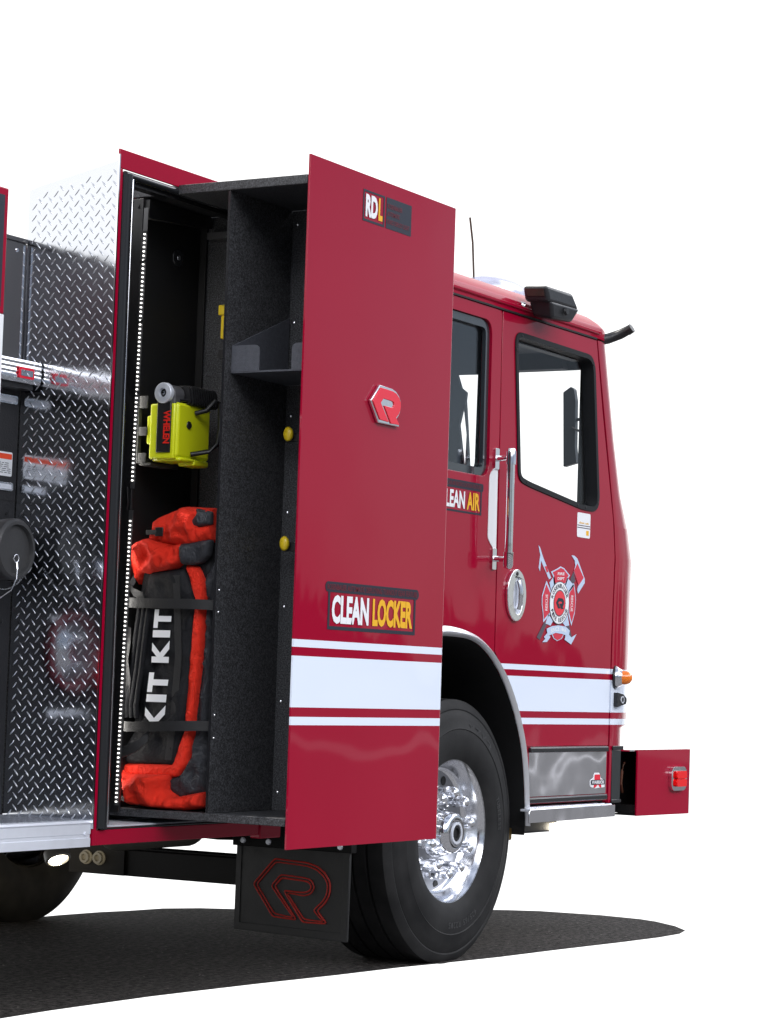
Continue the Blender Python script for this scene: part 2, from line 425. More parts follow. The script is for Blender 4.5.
# ---- pump bay
pp = B().box(-2.6, -.008, .3735, .39, .66, 2.09).build('pump_panel', 'pump', T)
def onpump(b, x0, x1, z0, z1, r=.008, t=.006, y=.3735): b.prism(rrect(x0, x1, z0, z1, r, 4), 'y', y-t, y); return b
for (x0, x1, z0, z1) in ((-.155, -.022, 2.029, 2.058), (-.158, -.028, 1.736, 1.764)):
    onpump(B(), x0, x1, z0, z1).build('latch', 'alu', pp, bevel=.0015)
    onpump(B(), x0+.012, x1-.01, z0+.006, z1-.006, .004, .0015, .3673).build('latch_paddle', 'brushed', pp)
onpump(B(), -.28, -.034, 1.785, 1.866, .006, .002).build('warning_label', 'paper', pp)
B().box(-.276, -.038, .3705, .3712, 1.842, 1.86).build('warning_header', 'signred', pp)
wl = B()
for i in range(6):
    z = 1.83-i*.0065; xx = -.27
    while xx < -.05:
        w = random.uniform(.01, .03); wl.box(xx, min(xx+w, -.042), .3708, .3712, z-.0022, z); xx += w+.006
wl.build('warning_lines', 'charcoal', pp)
B().box(-2.6, -.008, .3725, .3732, 1.702, 1.706).build('panel_seam', 'blackdk', pp)
scw = B()
for z in (1.66, 1.3, 1.0, .9): scw.lathe((-.05, .3735, z), (0, -1, 0), [(0, .007), (.003, .006)], 10)
scw.each('panel_screw', 'blackpl', pp)
# large capped intake with retaining chain
cx, cz = -.165, 1.533
cp = B(); cp.lathe((cx, .37, cz), (0, -1, 0), [(0, .075), (.05, .075), (.055, .098), (.13, .102), (.134, .100), (.142, .092), (.142, .082), (.128, .078), (.128, .001)], 40)
for a in (50, 170, 290):
    ca, sa = math.cos(math.radians(a)), math.sin(math.radians(a)); cp.box(cx+ca*.098-.01, cx+ca*.098+.012, .255, .285, cz+sa*.098-.012, cz+sa*.098+.012)
cp.build('intake_cap', simple('dark_grey_casting', (.035, .035, .036), .45, bump=.3, bscale=90), pp, smooth=40)
rg = [(cx+.0+.013*math.cos(a), .232, cz-.03+.013*math.sin(a)) for a in [i*PI/6 for i in range(12)]]
b = B().tube(rg, .0022, 8, closed=True)
b.tube([(cx, .23, cz-.044), (cx-.002, .225, cz-.066)], .0045, 8)
b.tube([(cx-.002, .225, cz-.066), (cx-.010, .22, cz-.10), (cx-.03, .225, cz-.135), (cx-.08, .25, cz-.175)], .003, 6)
b.build('cap_lanyard', 'alu', pp, smooth=60)
ch = B()
for i in range(30):
    t = i/29; x = cx-.11+t*.235; z = cz-.105-.05*math.sin(PI*t); z += .05*t
    ch.lathe((x, .27, z-.002), (0, 0, 1), [(0, .0005), (.001, .003), (.004, .003), (.005, .0005)], 6)
ch.build('bead_chain', 'alu', pp)
# chromed outlet elbow and red-ringed gauge further along the pump bay (seen in the tread plate)
b = B(); b.tube([(-.33, .37, 1.50), (-.33, .29, 1.50), (-.345, .24, 1.485), (-.375, .19, 1.45)], .032, 16); b.lathe((-.375, .19, 1.45), (-.35, -.6, -.5), [(0, .04), (.03, .04), (.03, .034), (.05, .034)], 18)
b.build('outlet_elbow', 'chrome', pp, smooth=50)
b = B(); b.lathe((-.33, .37, 1.21), (0, -1, 0), [(0, .135), (.02, .135), (.025, .125), (.02, .115), (.008, .112)], 40); b.build('red_ring', 'dullred', pp, smooth=50)
b = B(); b.lathe((-.33, .37, 1.21), (0, -1, 0), [(0, .105), (.018, .105), (.02, .09), (.03, .05), (.06, .045), (.06, .001)], 32); b.build('outlet_flange', 'alu', pp, smooth=50)
B().box(-.40, -.22, .365, .3734, 1.31, 1.33).build('outlet_label', 'paper', pp)
B().box(-.44, -.22, .365, .3734, .985, 1.005).build('outlet_label', 'paper', pp)
B().lathe((-.56, .37, 1.15), (0, -1, 0), [(0, .08), (.03, .08), (.035, .07), (.035, .001)], 28).build('drain_cap', 'inlay', pp, smooth=50)
# drip rail above the pump panel
rl = B().prism([(.372, 2.092), (.372, 2.168), (.286, 2.168), (.281, 2.160), (.284, 2.152), (.281, 2.144), (.284, 2.136), (.281, 2.128), (.284, 2.120), (.281, 2.112), (.286, 2.092)], 'x', -2.2, -.012).build('step_rail', 'alu', T)
B().prism(rrect(-.135, -.055, 2.106, 2.142, .006, 4), 'y', .277, .2805).build('rail_tag', 'inlay', rl)
B().prism(rrect(-.127, -.063, 2.114, 2.134, .003, 4), 'y', .2755, .2768).build('rail_tag_face', 'chrome', rl)
B().box(-2.2, -.03, .30, .372, 2.075, 2.0915).build('rail_shadow_gap', 'blackpl', T)
# grey equipment box above the rail
gb = B().prism([(-2.2, 2.17), (-.005, 2.17), (-.005, 2.578), (-2.2, 2.578)], 'y', .37, .9).build('upper_cabinet', 'greysteel', T, bevel=.003)
B().box(-2.2, -.006, .364, .9, 2.579, 2.594).build('cabinet_lid', 'greysteel', T, bevel=.002)
B().box(-.03, -.02, .366, .3695, 2.17, 2.57).build('cabinet_edge', 'alu', T)
B().lathe((-.06, .37, 2.55), (0, -1, 0), [(0, .008), (.004, .006)], 12).build('cabinet_bolt', 'alu', T)
# pump bay pillar at the left edge of the view
pl = B().box(-1.4, -.57, 0, .05, 2.241, 2.636).build('pump_bay_pillar', 'red', T, bevel=.004)
B().prism([[(-1.3, 2.262), (-.59, 2.262), (-.59, 2.612), (-1.3, 2.612)], [(-1.28, 2.262+.0), (-.63, 2.262+.001), (-.63, 2.58), (-1.28, 2.58)]], 'y', -.002, -.0005).build('pillar_decal', 'charcoal', pl)
B().box(-1.4, -.568, .0, .05, .75, 2.24).build('pillar_lower_panel', 'white', T, bevel=.003)

B().box(-2.4, 2.1, .92, W, .95, 2.575).build('unseen_sun_block', 'greysteel', T)  # unseen block added so the sun leaves no bright spots under the body
# ---- running board
rb = B()
rb.prism([(.004, .572), (.004, .60), (.007, .602), (.007, .612), (.004, .614), (.004, .645), (-.001, .650), (.004, .657), (.36, .657), (.36, .572)], 'x', -2.4, -.006)
rbo = rb.build('running_board', 'brushed', T)
gr = B()
for i in range(60):
    x = -1.75+i*.029; gr.box(x, x+.012, .03, .33, .6574, .6592)
gr.build('step_grip', 'alu', rbo)
B().lathe((-.035, .004, .615), (0, -1, 0), [(0, .006), (.004, .005)], 12).build('board_screw', 'brushed', rbo)

# ---- sliding locker
LK = B()
x0, x1, y0, y1 = .345, .748, -.520, .19
LK.box(x0, x1, y0, y1, .655, .682)          # floor
LK.box(x0, x1, y0, y1+.05, 2.79, 2.822)     # lid
LK.box(x1, x1+.012, y0, y1, .682, 2.79)     # back
LK.box(x0+.012, x1, y1-.012, y1, .682, 2.79) # inner end
lk = LK.build('locker', 'liner', T, bevel=.0025)
B().box(x1+.0125, 1.335, -.52, .19, .66, 2.80).build('rear_half_shell', 'liner', lk)
B().box(x0-.006, x0+.004, .145, .205, .665, 2.785).build('end_post', 'blackpl', lk, bevel=.002)
B().box(x0+.004, x1-.002, y1-.016, y1-.0125, .684, 2.788).build('end_wall_lining', 'blackdk', lk)
dv = B(); dv.box(x0+.004, x1-.001, -.212, -.204, .683, 2.789); dvo = dv.build('divider', 'liner', lk, bevel=.001)
B().box(.3485, .3495, -.2125, -.2035, .684, 2.788).build('divider_edge', 'rubber', lk)
sc_ = B()
for z in (2.74, 2.39, 2.06, 1.72, 1.39, 1.06, .745):
    sc_.lathe((x1-.001, -.232, z), (-1, 0, 0), [(0, .0065), (.003, .0055), (.005, .002)], 12)
for z in (1.43, 1.356, 1.01, .933): sc_.lathe((.37, -.2125, z), (0, -1, 0), [(0, .005), (.003, .003)], 10)
for z in (2.77, 2.32): sc_.lathe((x1-.002, .125, z-.1), (-1, 0, 0), [(0, .0065), (.004, .005)], 12)
sc_.lathe((.60, .173, 2.62), (0, -1, 0), [(0, .012), (.006, .009)], 14)
sc_.each('screw', 'alu', lk)
B().box(.735, .742, .145, .1735, .684, 2.75).build('cable_channel', 'blackdk', lk)
B().prism(rpoly([(.35, 2.785), (.74, 2.785), (.74, 2.745), (.35, 2.715)], .01), 'y', .125, .15).build('gas_strut_bracket', 'blackpl', lk)
B().box(.70, .745, -.2, .12, 2.70, 2.725).build('wire_duct', 'greysteel', lk)
B().lathe((.60, .173, 2.62), (0, -1, 0), [(0, .033), (.004, .031), (.0045, .022)], 24).build('grommet', 'rubber', lk)
# helmet tray on the divider
st = B()
st.box(.39, .74, -.505, -.2125, 2.168, 2.174)
st.prism(rpoly([(-.214, 2.172), (-.214, 2.262), (-.326, 2.262), (-.326, 2.172)], [.003, .003, .022, .003]), 'x', .389, .394)
st.prism(rpoly([(-.455, 2.172), (-.455, 2.262), (-.505, 2.262), (-.505, 2.172)], [.003, .022, .003, .003]), 'x', .389, .394)
st.prism([(.39, 2.172), (.739, 2.172), (.739, 2.405), (.39, 2.262)], 'y', -.2185, -.2125)
st.build('helmet_tray', simple('charcoal_powder_coat', (.075, .08, .095), .5, bump=.6, bscale=220, var=.35), lk, bevel=.001)
# the light the LED strips throw into the locker
for z0, z1 in ((.70, 1.675), (1.80, 2.68)):
    la = bpy.data.lights.new('led_light', 'AREA'); la.shape = 'RECTANGLE'; la.size = .012; la.size_y = z1-z0; la.energy = 1.0; la.color = (1, .96, .9)
    lo = bpy.data.objects.new('led_light', la); col.objects.link(lo); lo.location = (.348, .164, (z0+z1)/2)
    lo.rotation_euler = Vector((-.50, .86, 0)).to_track_quat('Z', 'Y').to_euler()
# yellow pull knobs on black straps
for z in (1.985, 1.605):
    kb = B().lathe((.655, -.292, z), (-1, 0, 0), [(0, .008), (.006, .017), (.016, .019), (.022, .014), (.024, .001)], 20)
    o = kb.build('yellow_knob', 'knob', lk, smooth=60); o.scale = (1, 1, 1)
    for v in o.data.vertices: v.co.z = (v.co.z-z)*1.35+z
    B().box(.66, .672, -.40, -.272, z-.026, z+.006).build('knob_strap', 'webbing', lk, bevel=.002)
# LED strip, leaning slightly with the post
def ledy(z): return .155-.026*(z-.706)/2.06
def strip(z0, z1):
    ld = B(); n = int((z1-z0)/.0150)
    for i in range(n):
        z = z0+i*.0150; y = ledy(z); ld.box(.332, .3365, y-.0024, y+.0024, z, z+.0045)
    o = ld.build('led_strip', 'led', lk); return o
strip(.70, 1.675); strip(1.80, 2.68)
for z0, z1 in ((.69, 1.70), (1.775, 2.75)):
    B().hexa([(.3368, ledy(z0)-.009, z0), (.3385, ledy(z0)-.009, z0), (.3385, ledy(z0)+.009, z0), (.3368, ledy(z0)+.009, z0)], [(.3368, ledy(z1)-.009, z1), (.3385, ledy(z1)-.009, z1), (.3385, ledy(z1)+.009, z1), (.3368, ledy(z1)+.009, z1)]).build('led_backing', 'greysteel', lk)
b = B()
for z in (1.05, 1.5, 2.1, 2.35, 2.56, 2.66): b.box(.332, .3415, ledy(z)-.011, ledy(z)+.011, z, z+.008)
b.tube([(.336, .162, 1.70), (.333, .155, 1.72), (.333, .157, 1.75), (.336, .162, 1.78)], .003, 8)
b.tube([(.336, .162, 2.75), (.345, .155, 2.785), (.37, .14, 2.778), (.36, .13, 2.74)], .003, 8)
b.each('led_clip', 'blackpl', lk)
# retaining straps
b = B()
b.band([(.372, .188, 1.385), (.368, .14, 1.383), (.37, .05, 1.382), (.366, -.08, 1.382), (.372, -.165, 1.38), (.4, -.203, 1.378)], .034, .003, (0, 0, 1))
b.band([(.37, .188, .963), (.36, .14, .958), (.358, .05, .962), (.362, -.05, .967), (.372, -.16, .972), (.4, -.203, .972)], .034, .003, (0, 0, 1))
b.each('retaining_strap', 'webbing', lk)

# outer red panel of the locker
px0, px1, pz0, pz1, py = .346, 1.378, .58, 2.89, -.53
pn = B().prism([(px0, py)]+[(px1-.022+.022*math.sin(a), py+.022-.022*math.cos(a)) for a in [PI/2*i/8 for i in range(9)]]+[(px1, py+.034), (px1-.006, py+.034), (px1-.006, py+.0235), (px1-.023, py+.007), (px0, py+.007)], 'z', pz0, pz1).build('locker_front', 'redpanel', lk, bevel=.0015)
B().box(px0+.02, px1-.03, py+.0075, py+.016, pz0+.02, pz1-.02).build('front_backing', 'liner', lk)
Y1 = py-.0008
# RDL decal
b = B(); b.prism([[(.694, 2.728), (.843, 2.728), (.843, 2.838), (.694, 2.838)], [(.703, 2.736), (.834, 2.736), (.834, 2.831), (.703, 2.831)]], 'y', Y1-.0004, Y1)
b.prism([(.854, 2.728), (1.032, 2.728), (1.032, 2.838), (.854, 2.838)], 'y', Y1-.0004, Y1); b.each('light_decal_plate', 'charcoal', lk)
b = side_text('RD', .711, .793, 2.745, 2.824, Y1-.0012, .05); b.build('light_decal_letters', 'white', lk)
side_text('L', .799, .827, 2.745, 2.824, Y1-.0012, .05).build('light_decal_letter', 'yellow', lk)
b = B()
for s_, xa, z in (('ROSENBAUER', .965, 2.800), ('AUTOMATIC', .948, 2.773), ('RAPID DEPLOY LIGHT', 1.018, 2.745)):
    lettering(b, s_, onside(.862, xa, z, z+.0165, Y1-.0012), .01)
b.build('light_decal_small_text', 'dullred', lk)
# CLEAN LOCKER decal
b = B(); b.prism(rrect(.533, 1.174, 1.437, 1.472, .0174, 8), 'y', Y1-.0004, Y1)
b.prism([[(.553, 1.31), (1.153, 1.31), (1.153, 1.4365), (.553, 1.4365)], [(.566, 1.322), (1.140, 1.322), (1.140, 1.4364), (.566, 1.4364)]], 'y', Y1-.0004, Y1)
b.each('feature_decal_frame', 'charcoal', lk)
side_text('CLEAN', .578, .824, 1.331, 1.428, Y1-.0012, .045).build('feature_decal_white_word', 'white', lk)
side_text('LOCKER', .850, 1.130, 1.331, 1.428, Y1-.0012, .045).build('feature_decal_yellow_word', 'yellow', lk)
side_text('ROSENBAUER AUTOMATIC DEPLOYING TURNOUT GEAR FEATURE', .545, 1.162, 1.4445, 1.464, Y1-.0012, .012).build('feature_decal_small_text', 'dullred', lk)
# letter badge
RP = [(0, .57), (.27, 1), (.70, .97), (.83, .92), (.93, .82), (.99, .70), (1, .57), (.98, .45), (.93, .34), (.84, .22), (.97, .03), (.66, .02), (.40, .50), (.66, .49), (.73, .52), (.76, .59), (.73, .66), (.66, .68), (.37, .70), (.28, .56), (.58, .05), (.27, .07)]
RO = [(0, .57), (.27, 1), (.70, .97), (.83, .92), (.93, .82), (.99, .70), (1, .57), (.98, .45), (.93, .34), (.84, .22), (.97, .03), (.27, .05)]
def Rm(pts, x0, x1, z0, z1): return [(x0+u*(x1-x0), z0+v*(z1-z0)) for u, v in pts]
B().prism(inset(Rm(RO, .775, .978, 2.036, 2.167), -.004), 'y', py-.014, py-.0005).build('letter_badge', 'chrome', lk, bevel=.003)
B().prism(Rm(RP, .779, .974, 2.041, 2.162), 'y', py-.0175, py-.0142).build('letter_badge_inlay', 'inlay', lk, bevel=.001)
B().box(1.147, 1.18, -.1, .1, .62, .65).build('guide_roller', 'blackpl', lk, bevel=.008)

# =====================================================================  CAB
# arch outline in the side plane
AR = [(1.9, 1.30), (2.10, 1.352), (2.30, 1.376), (2.43, 1.374), (2.56, 1.357), (2.67, 1.327), (2.783, 1.271), (2.89, 1.189), (2.98, 1.083), (3.045, .976), (3.09, .868), (3.117, .738), (3.135, .60)]
seamx = 2.783
def seam(z): return 2.771+(2.744-z)*.012
# rear door panel
rw = rpoly([(2.05, 2.685), (2.68, 2.685), (2.687, 2.02), (2.05, 2.02)], .07, 8)
rd_out = [(1.62, 1.20)]+AR[:7]+[(seam(1.3)-.004, 1.30), (seam(2.74)-.004, 2.742), (1.62, 2.742)]
rdoor = B().prism([rd_out, rw], 'y', 0, .05).build('rear_door', 'redcab', T, bevel=.002)
rwi = inset(rw, .035)
B().prism([inset(rw, .002), rwi], 'y', .012, .03).build('window_gasket', simple('dark_glass_band', (.03, .036, .042), .12, coat=.5), rdoor)
B().prism(inset(rw, .003), 'y', .0315, .035).build('window_glass', 'glasst', rdoor)
# front door panel
fw = rpoly([(2.885, 2.672), (3.685, 2.665), (3.782, 1.952), (3.6, 1.952), (3.05, 2.012), (2.955, 2.03)], [.07, .08, .09, .05, .1, .05], 8)
fd_out = [(seam(2.74)+.004, 2.742), (seam(1.30)+.004, 1.285), (2.89, 1.189), (2.98, 1.083), (3.045, .976), (3.09, .868), (3.095, .884), (3.948, .884), (3.953, 1.4), (3.966, 1.76), (3.94, 1.923), (3.795, 2.412), (3.708, 2.742)]
fdoor = B().prism([fd_out, fw], 'y', 0, .05).build('front_door', 'redcab', T, bevel=.002)
fwi = inset(fw, .022)
B().prism([fw, fwi], 'y', -.006, .055).build('window_frame', 'frameblack', fdoor, bevel=.004)
sg = B()
for p in fw[::7]:
    q = (p[0]+(3.3-p[0])*.025, p[1]+(2.32-p[1])*.035); sg.lathe((q[0], -.006, q[1]), (0, -1, 0), [(0, .006), (.003, .005)], 10)
sg.each('frame_screw', 'blackpl', fdoor)
B().prism(inset(fw, .012), 'y', .03, .034).build('window_glass', 'glass', fdoor)
# rocker area around chrome kick panel
rk = B().prism([(3.095, .8835), (3.118, .738), (3.135, .632), (3.952, .632), (3.948, .8835)], 'y', .004, .05).build('rocker_panel', 'redcab', T)
kp = B().prism([(3.138, .665), (3.928, .665), (3.928, .856), (3.134, .856)], 'y', -.002, .0035).build('kick_panel', 'mirrorst', T)
for z in (.857, .637):
    B().box(3.136, 3.932, -.012, .003, z, z+.020).build('kick_trim', 'rubber', kp, bevel=.003)
    B().box(3.136, 3.932, -.008, -.0, z+(.0205), z+.0245).build('kick_trim_bead', 'alu', kp)
def bd(p): return (3.915+(p[0]-3.93)*.78, .690+(p[1]-.695)*.78)
B().prism(rpoly([bd(p) for p in [(3.735, .705), (3.80, .695), (3.93, .70), (3.92, .74), (3.87, .755), (3.85, .785), (3.79, .785), (3.77, .755), (3.73, .74)]], .006), 'y', -.0035, -.0022).build('maker_badge_outline', 'white', kp)
B().prism(rpoly([bd(p) for p in [(3.80, .698), (3.835, .718), (3.86, .698), (3.885, .698), (3.865, .74), (3.86, .775), (3.785, .775), (3.785, .74), (3.775, .698)]], .006), 'y', -.0045, -.0036).build('maker_badge_mark', 'inlay', kp)
(u0_, v0_), (u1_, v1_) = bd((3.738, .716)), bd((3.922, .744))
B().prism(rrect(u0_, u1_, v0_, v1_, .004), 'y', -.0056, -.0046).build('maker_badge_bar', 'charcoal', kp)
side_text('WARRIOR', u0_+.006, u1_-.006, v0_+.003, v1_-.003, -.0062, .03).build('maker_badge_text', 'white', kp)

# corner and front: lofted shell, straight rake above the belt line
ZS = [.62, .8, .965, .98, 1.2, 1.5, 1.75, 1.9, 2.05, 2.3, 2.55, 2.742]
def seamf(z):
    if z < 1.4: return 3.958
    if z < 1.76: return 3.958+.013*(z-1.4)/.36
    if z < 1.923: return 3.971-.026*(z-1.76)/.163
    return 3.945-(z-1.923)*.284
def corner(z, n=14, push=0.):
    s_ = seamf(z)+.006
    if z < .97: off, r, e = .02, .46, .0
    elif z < 1.8: off, r = .035, .66
    else:
        t = min(1, (z-1.8)/.3); off, r = .035*(1-t)+.012*t, .66*(1-t)+.30*t
    r -= push
    return [(s_+off*.5*0, push)]+[(s_+off+r*math.sin(a), push+r-r*math.cos(a)) for a in [PI/2*i/n for i in range(n+1)]]
def shell(b, z_list, i0, i1, push=0.03, mirror=False):
    """quad shell between outline indices i0..i1 (outer + inner skin)"""
    rows = []; 
    for z in z_list:
        o = corner(z)[i0:i1+1]; inn = corner(z, push=push)[i0:i1+1]
        rows.append(([Vector((p[0], far(p[1]) if mirror else p[1], z)) for p in o], [Vector((p[0], far(p[1]) if mirror else p[1], z)) for p in inn]))
    n = i1-i0+1; vs = []; fs = []
    for o, inn in rows: vs += o+inn
    k = 2*n
    for r in range(len(rows)-1):
        for i in range(n-1):
            fs.append((r*k+i, r*k+i+1, (r+1)*k+i+1, (r+1)*k+i)); fs.append((r*k+n+i, (r+1)*k+n+i, (r+1)*k+n+i+1, r*k+n+i+1))
        for e in (0, n-1): fs.append((r*k+e, (r+1)*k+e, (r+1)*k+n+e, r*k+n+e))
    R_ = len(rows)-1
    for i in range(n-1):
        fs.append((i, n+i, n+i+1, i+1)); fs.append((R_*k+i, R_*k+i+1, R_*k+n+i+1, R_*k+n+i))
    b.add(vs, fs)
for mir in (False, True):
    b = B(); shell(b, [z for z in ZS if z <= 1.9], 0, 15, mirror=mir)
    shell(b, [1.9, 2.05, 2.3, 2.55, 2.742], 0, 6, mirror=mir)
    b.build('cab_corner', 'redcab', T, smooth=50)
# centre of the front
def frontx(z): return corner(z)[-1][0]
def fronty(z): return corner(z)[-1][1]
b = B()
lv = [.62, .965, .98, 1.5, 1.75, 1.9]
for i in range(len(lv)-1):
    za, zb = lv[i], lv[i+1]
    b.hexa([(frontx(za), fronty(za), za), (frontx(za), far(fronty(za)), za), (frontx(za)-.03, far(fronty(za)), za), (frontx(za)-.03, fronty(za), za)],
           [(frontx(zb), fronty(zb), zb), (frontx(zb), far(fronty(zb)), zb), (frontx(zb)-.03, far(fronty(zb)), zb), (frontx(zb)-.03, fronty(zb), zb)])
b.build('cab_front', 'redcab', T)
# header, roof
rf = B()
def roofring(z, push): 
    c = corner(min(z, 2.742), push=push); return c
def rooflev(z, p, xr=1.62):
    c = corner(2.742, push=p); pts = [(x, y) for x, y in c[1:]]
    pts = [(xr, p)]+[(seamf(2.742)-.3, p)]+pts
    return [(x, y, z) for x, y in pts]+[(x, far(y), z) for x, y in reversed(pts)]
levels = [(2.752, 0.), (2.80, .002), (2.812, .012), (2.83, .03), (2.86, .075), (2.885, .14), (2.905, .25)]
rings_ = [rooflev(z, p) for z, p in levels]; n = len(rings_[0]); vs = [p for r in rings_ for p in r]; fs = []
for k in range(len(rings_)-1):
    for i in range(n): fs.append((k*n+i, k*n+(i+1) % n, (k+1)*n+(i+1) % n, (k+1)*n+i))
fs.append(tuple(range((len(rings_)-1)*n, len(rings_)*n)))
fs.append(tuple(range(n)))
rf.add(vs, fs); rf.build('cab_roof', 'red', T, smooth=60)
B().box(1.62, 3.70, -.006, .02, 2.7435, 2.7515).build('roof_seam', 'blackdk', T)
b = B(); b.box(1.62, 3.74, -.010, -.0065, 2.772, 2.784); b.build('drip_rail', 'red', T, bevel=.002)
# header above windshield
b = B(); zt, zb = 2.742, 2.655
b.hexa([(frontx(zb), fronty(zb), zb), (frontx(zb), far(fronty(zb)), zb), (frontx(zb)-.08, far(fronty(zb)), zb), (frontx(zb)-.08, fronty(zb), zb)],
       [(frontx(zt), fronty(zt), zt), (frontx(zt), far(fronty(zt)), zt), (frontx(zt)-.08, far(fronty(zt)), zt), (frontx(zt)-.08, fronty(zt), zt)])
shell(b, [2.655, 2.742], 7, 15)
b.build('windshield_header', 'ceiling', T)
# windshield
b = B(); za, zb = 1.9, 2.66
pa = [(x, y) for x, y in corner(za)[8:]]; pb = [(x, y) for x, y in corner(zb)[8:]]
pa = pa+[(x, far(y)) for x, y in reversed(pa)]; pb = pb+[(x, far(y)) for x, y in reversed(pb)]
n = len(pa); b.add([(x-.01, y, za) for x, y in pa]+[(x-.01, y, zb) for x, y in pb], [(i, i+1, n+i+1, n+i) for i in range(n-1)])
b.build('windshield', 'glass', T, smooth=60)
# far side of the cab
fso = [(1.62, .9), (2.0, 1.30), (2.5, 1.376), (3.0, 1.1), (3.1, .7), (3.955, .65), (3.966, 1.76), (3.94, 1.923), (3.708, 2.742), (1.62, 2.742)]
B().prism([fso, rw, fw], 'y', far(.05), far(0)).build('far_cab_side', 'redcab', T)
# inside: ceiling lining, rear wall, floor, dash, partition, seats
B().box(1.66, 3.85, .06, far(.06), 2.715, 2.738).build('headliner', 'ceiling', T)
B().box(1.62, 1.66, .05, far(.05), 1.3, 2.74).build('cab_rear_wall', 'ceiling', T)
B().box(1.66, 4.2, .06, far(.06), 1.38, 1.40).build('cab_floor', 'blackpl', T)
B().box(4.0, 4.35, .35, far(.35), 1.40, 1.93).build('dashboard', 'ceiling', T, bevel=.03)
pt = B().prism([[(.06, 1.4), (far(.06), 1.4), (far(.06), 2.715), (.06, 2.715)],
                [(.252, 2.483), (.149, 2.482), (.152, 2.10), (.175, 2.00), (.197, 2.26), (.208, 2.37), (.205, 2.405), (.231, 2.425)][::-1],
                [(.216, 2.355), (.196, 2.22), (.200, 2.03), (.236, 2.264)]], 'x', 2.84, 2.86)
pt.build('cab_partition', 'ceiling', T)
b = B(); b.box(3.70, 3.78, .056, .075, 1.9, 2.72); b.box(2.88, 3.655, .056, .10, 2.64, 2.714); b.each('pillar_trim', 'blackdk', T)
b = B(); b.prism(rpoly([(.372, 2.562), (.332, 2.588), (.315, 2.575), (.305, 2.52), (.302, 2.30), (.292, 2.22), (.360, 2.202)], .004), 'x', 4.13, 4.16)
b.build('mirror_head', simple('mirror_back', (.045, .055, .062), .45), T, bevel=.004)
B().tube([(4.15, .305, 2.43), (4.13, .27, 2.43), (4.05, .20, 2.43)], .008, 8).build('mirror_bracket', 'blackpl', T)
B().tube([(4.13, .32, 2.39), (4.12, .25, 2.36), (4.05, .19, 2.40)], .006, 8).build('mirror_bracket', 'blackpl', T)

# fender arch: polished trim, black liner
def arch_pts(): return AR
ai = [(1.9, 1.26), (2.10, 1.312), (2.30, 1.335), (2.43, 1.337), (2.56, 1.330), (2.665, 1.303), (2.775, 1.246), (2.875, 1.166), (2.962, 1.065), (3.026, .965), (3.073, .86), (3.103, .735), (3.128, .54)]
ao = AR[:-1]+[(3.140, .54)]
def dense(p, k=5):
    out = []
    for i in range(len(p)-1):
        p0, p1, p2, p3 = [Vector(p[max(0, min(len(p)-1, i+j))]) for j in (-1, 0, 1, 2)]
        for j in range(k):
            t = j/k; q = .5*((2*p1)+(p2-p0)*t+(2*p0-5*p1+4*p2-p3)*t*t+(3*p1-p0-3*p2+p3)*t**3); out.append((q.x, q.y))
    return out+[tuple(p[-1])]
ai = dense(ai); ao = dense(ao)
b = B(); n = len(ao)
vs = []
for (o_, i_) in zip(ao, ai): vs += [(o_[0]+.001, -.006, o_[1]+.001), ((o_[0]+i_[0])/2, -.019, (o_[1]+i_[1])/2), (i_[0], -.003, i_[1]), (i_[0], .003, i_[1])]
fs = []
for k in range(n-1):
    for j in range(3): fs.append((4*k+j, 4*k+j+1, 4*k+5+j, 4*k+4+j))
b.add(vs, fs); b.build('fender_trim', simple('bright_trim', (.86, .87, .9), .28, metal=.45), T, smooth=60)
b = B(); vs = []; li = [(x-.002, z-.002) for x, z in ai]+[(3.122, .5)]
for p in li: vs += [(p[0], .0035, p[1]), (p[0], .75, p[1])]
b.add(vs, [(2*k, 2*k+1, 2*k+3, 2*k+2) for k in range(len(li)-1)])
b.box(1.85, 3.14, .75, .77, .52, 1.45); b.build('wheel_well', simple('well_liner', (.006, .006, .0065), .6, bump=.3), T, smooth=60)
B().box(3.145, 3.95, .06, far(.06), .60, 1.38).build('cab_underbody', 'chassis', T)

# step under the front door
stp = B().prism([(3.05, .557), (3.05, .602), (3.06, .615), (3.925, .615), (3.925, .56)], 'y', -.055, -.05).build('step_fascia', 'mirrorst', T, bevel=.002)
b = B(); b.box(3.07, 3.93, -.0495, -.001, .605, .614); b.box(3.15, 3.93, -.0005, .10, .605, .614)
for i in range(34):
    for j in range(3): b.lathe((3.16+i*.0228, -.035+j*.035, .614), (0, 0, 1), [(0, .008), (.006, .006)], 8)
b.build('step_tread', 'brushed', T)
B().box(3.15, 3.92, .0, .14, .56, .604).build('step_bracket', 'chassis', T)
b = B().box(3.13, 3.50, .03, .13, .503, .5595); b.build('step_light_housing', 'blackpl', T, bevel=.01)
B().prism(rrect(3.42, 3.58, .505, .54, .012), 'y', .012, .03).build('step_light', 'lamp', T)
B().box(3.03, 3.12, .06, .11, .475, .53).build('air_fitting', simple('brass', (.25, .16, .05), .4, metal=.8), T, bevel=.008)

# body under the corner + black recess strip
b = B().box(3.99, 4.085, -.003, .004, .632, .862); b.build('corner_vent', simple('vent_black', (.016, .02, .022), .3), T, bevel=.002)
B().box(3.985, 4.10, -.009, -.0035, .863, .882).build('corner_trim', 'rubber', T, bevel=.002)
B().box(3.985, 4.09, -.008, -.0035, .62, .634).build('corner_trim', 'rubber', T, bevel=.002)

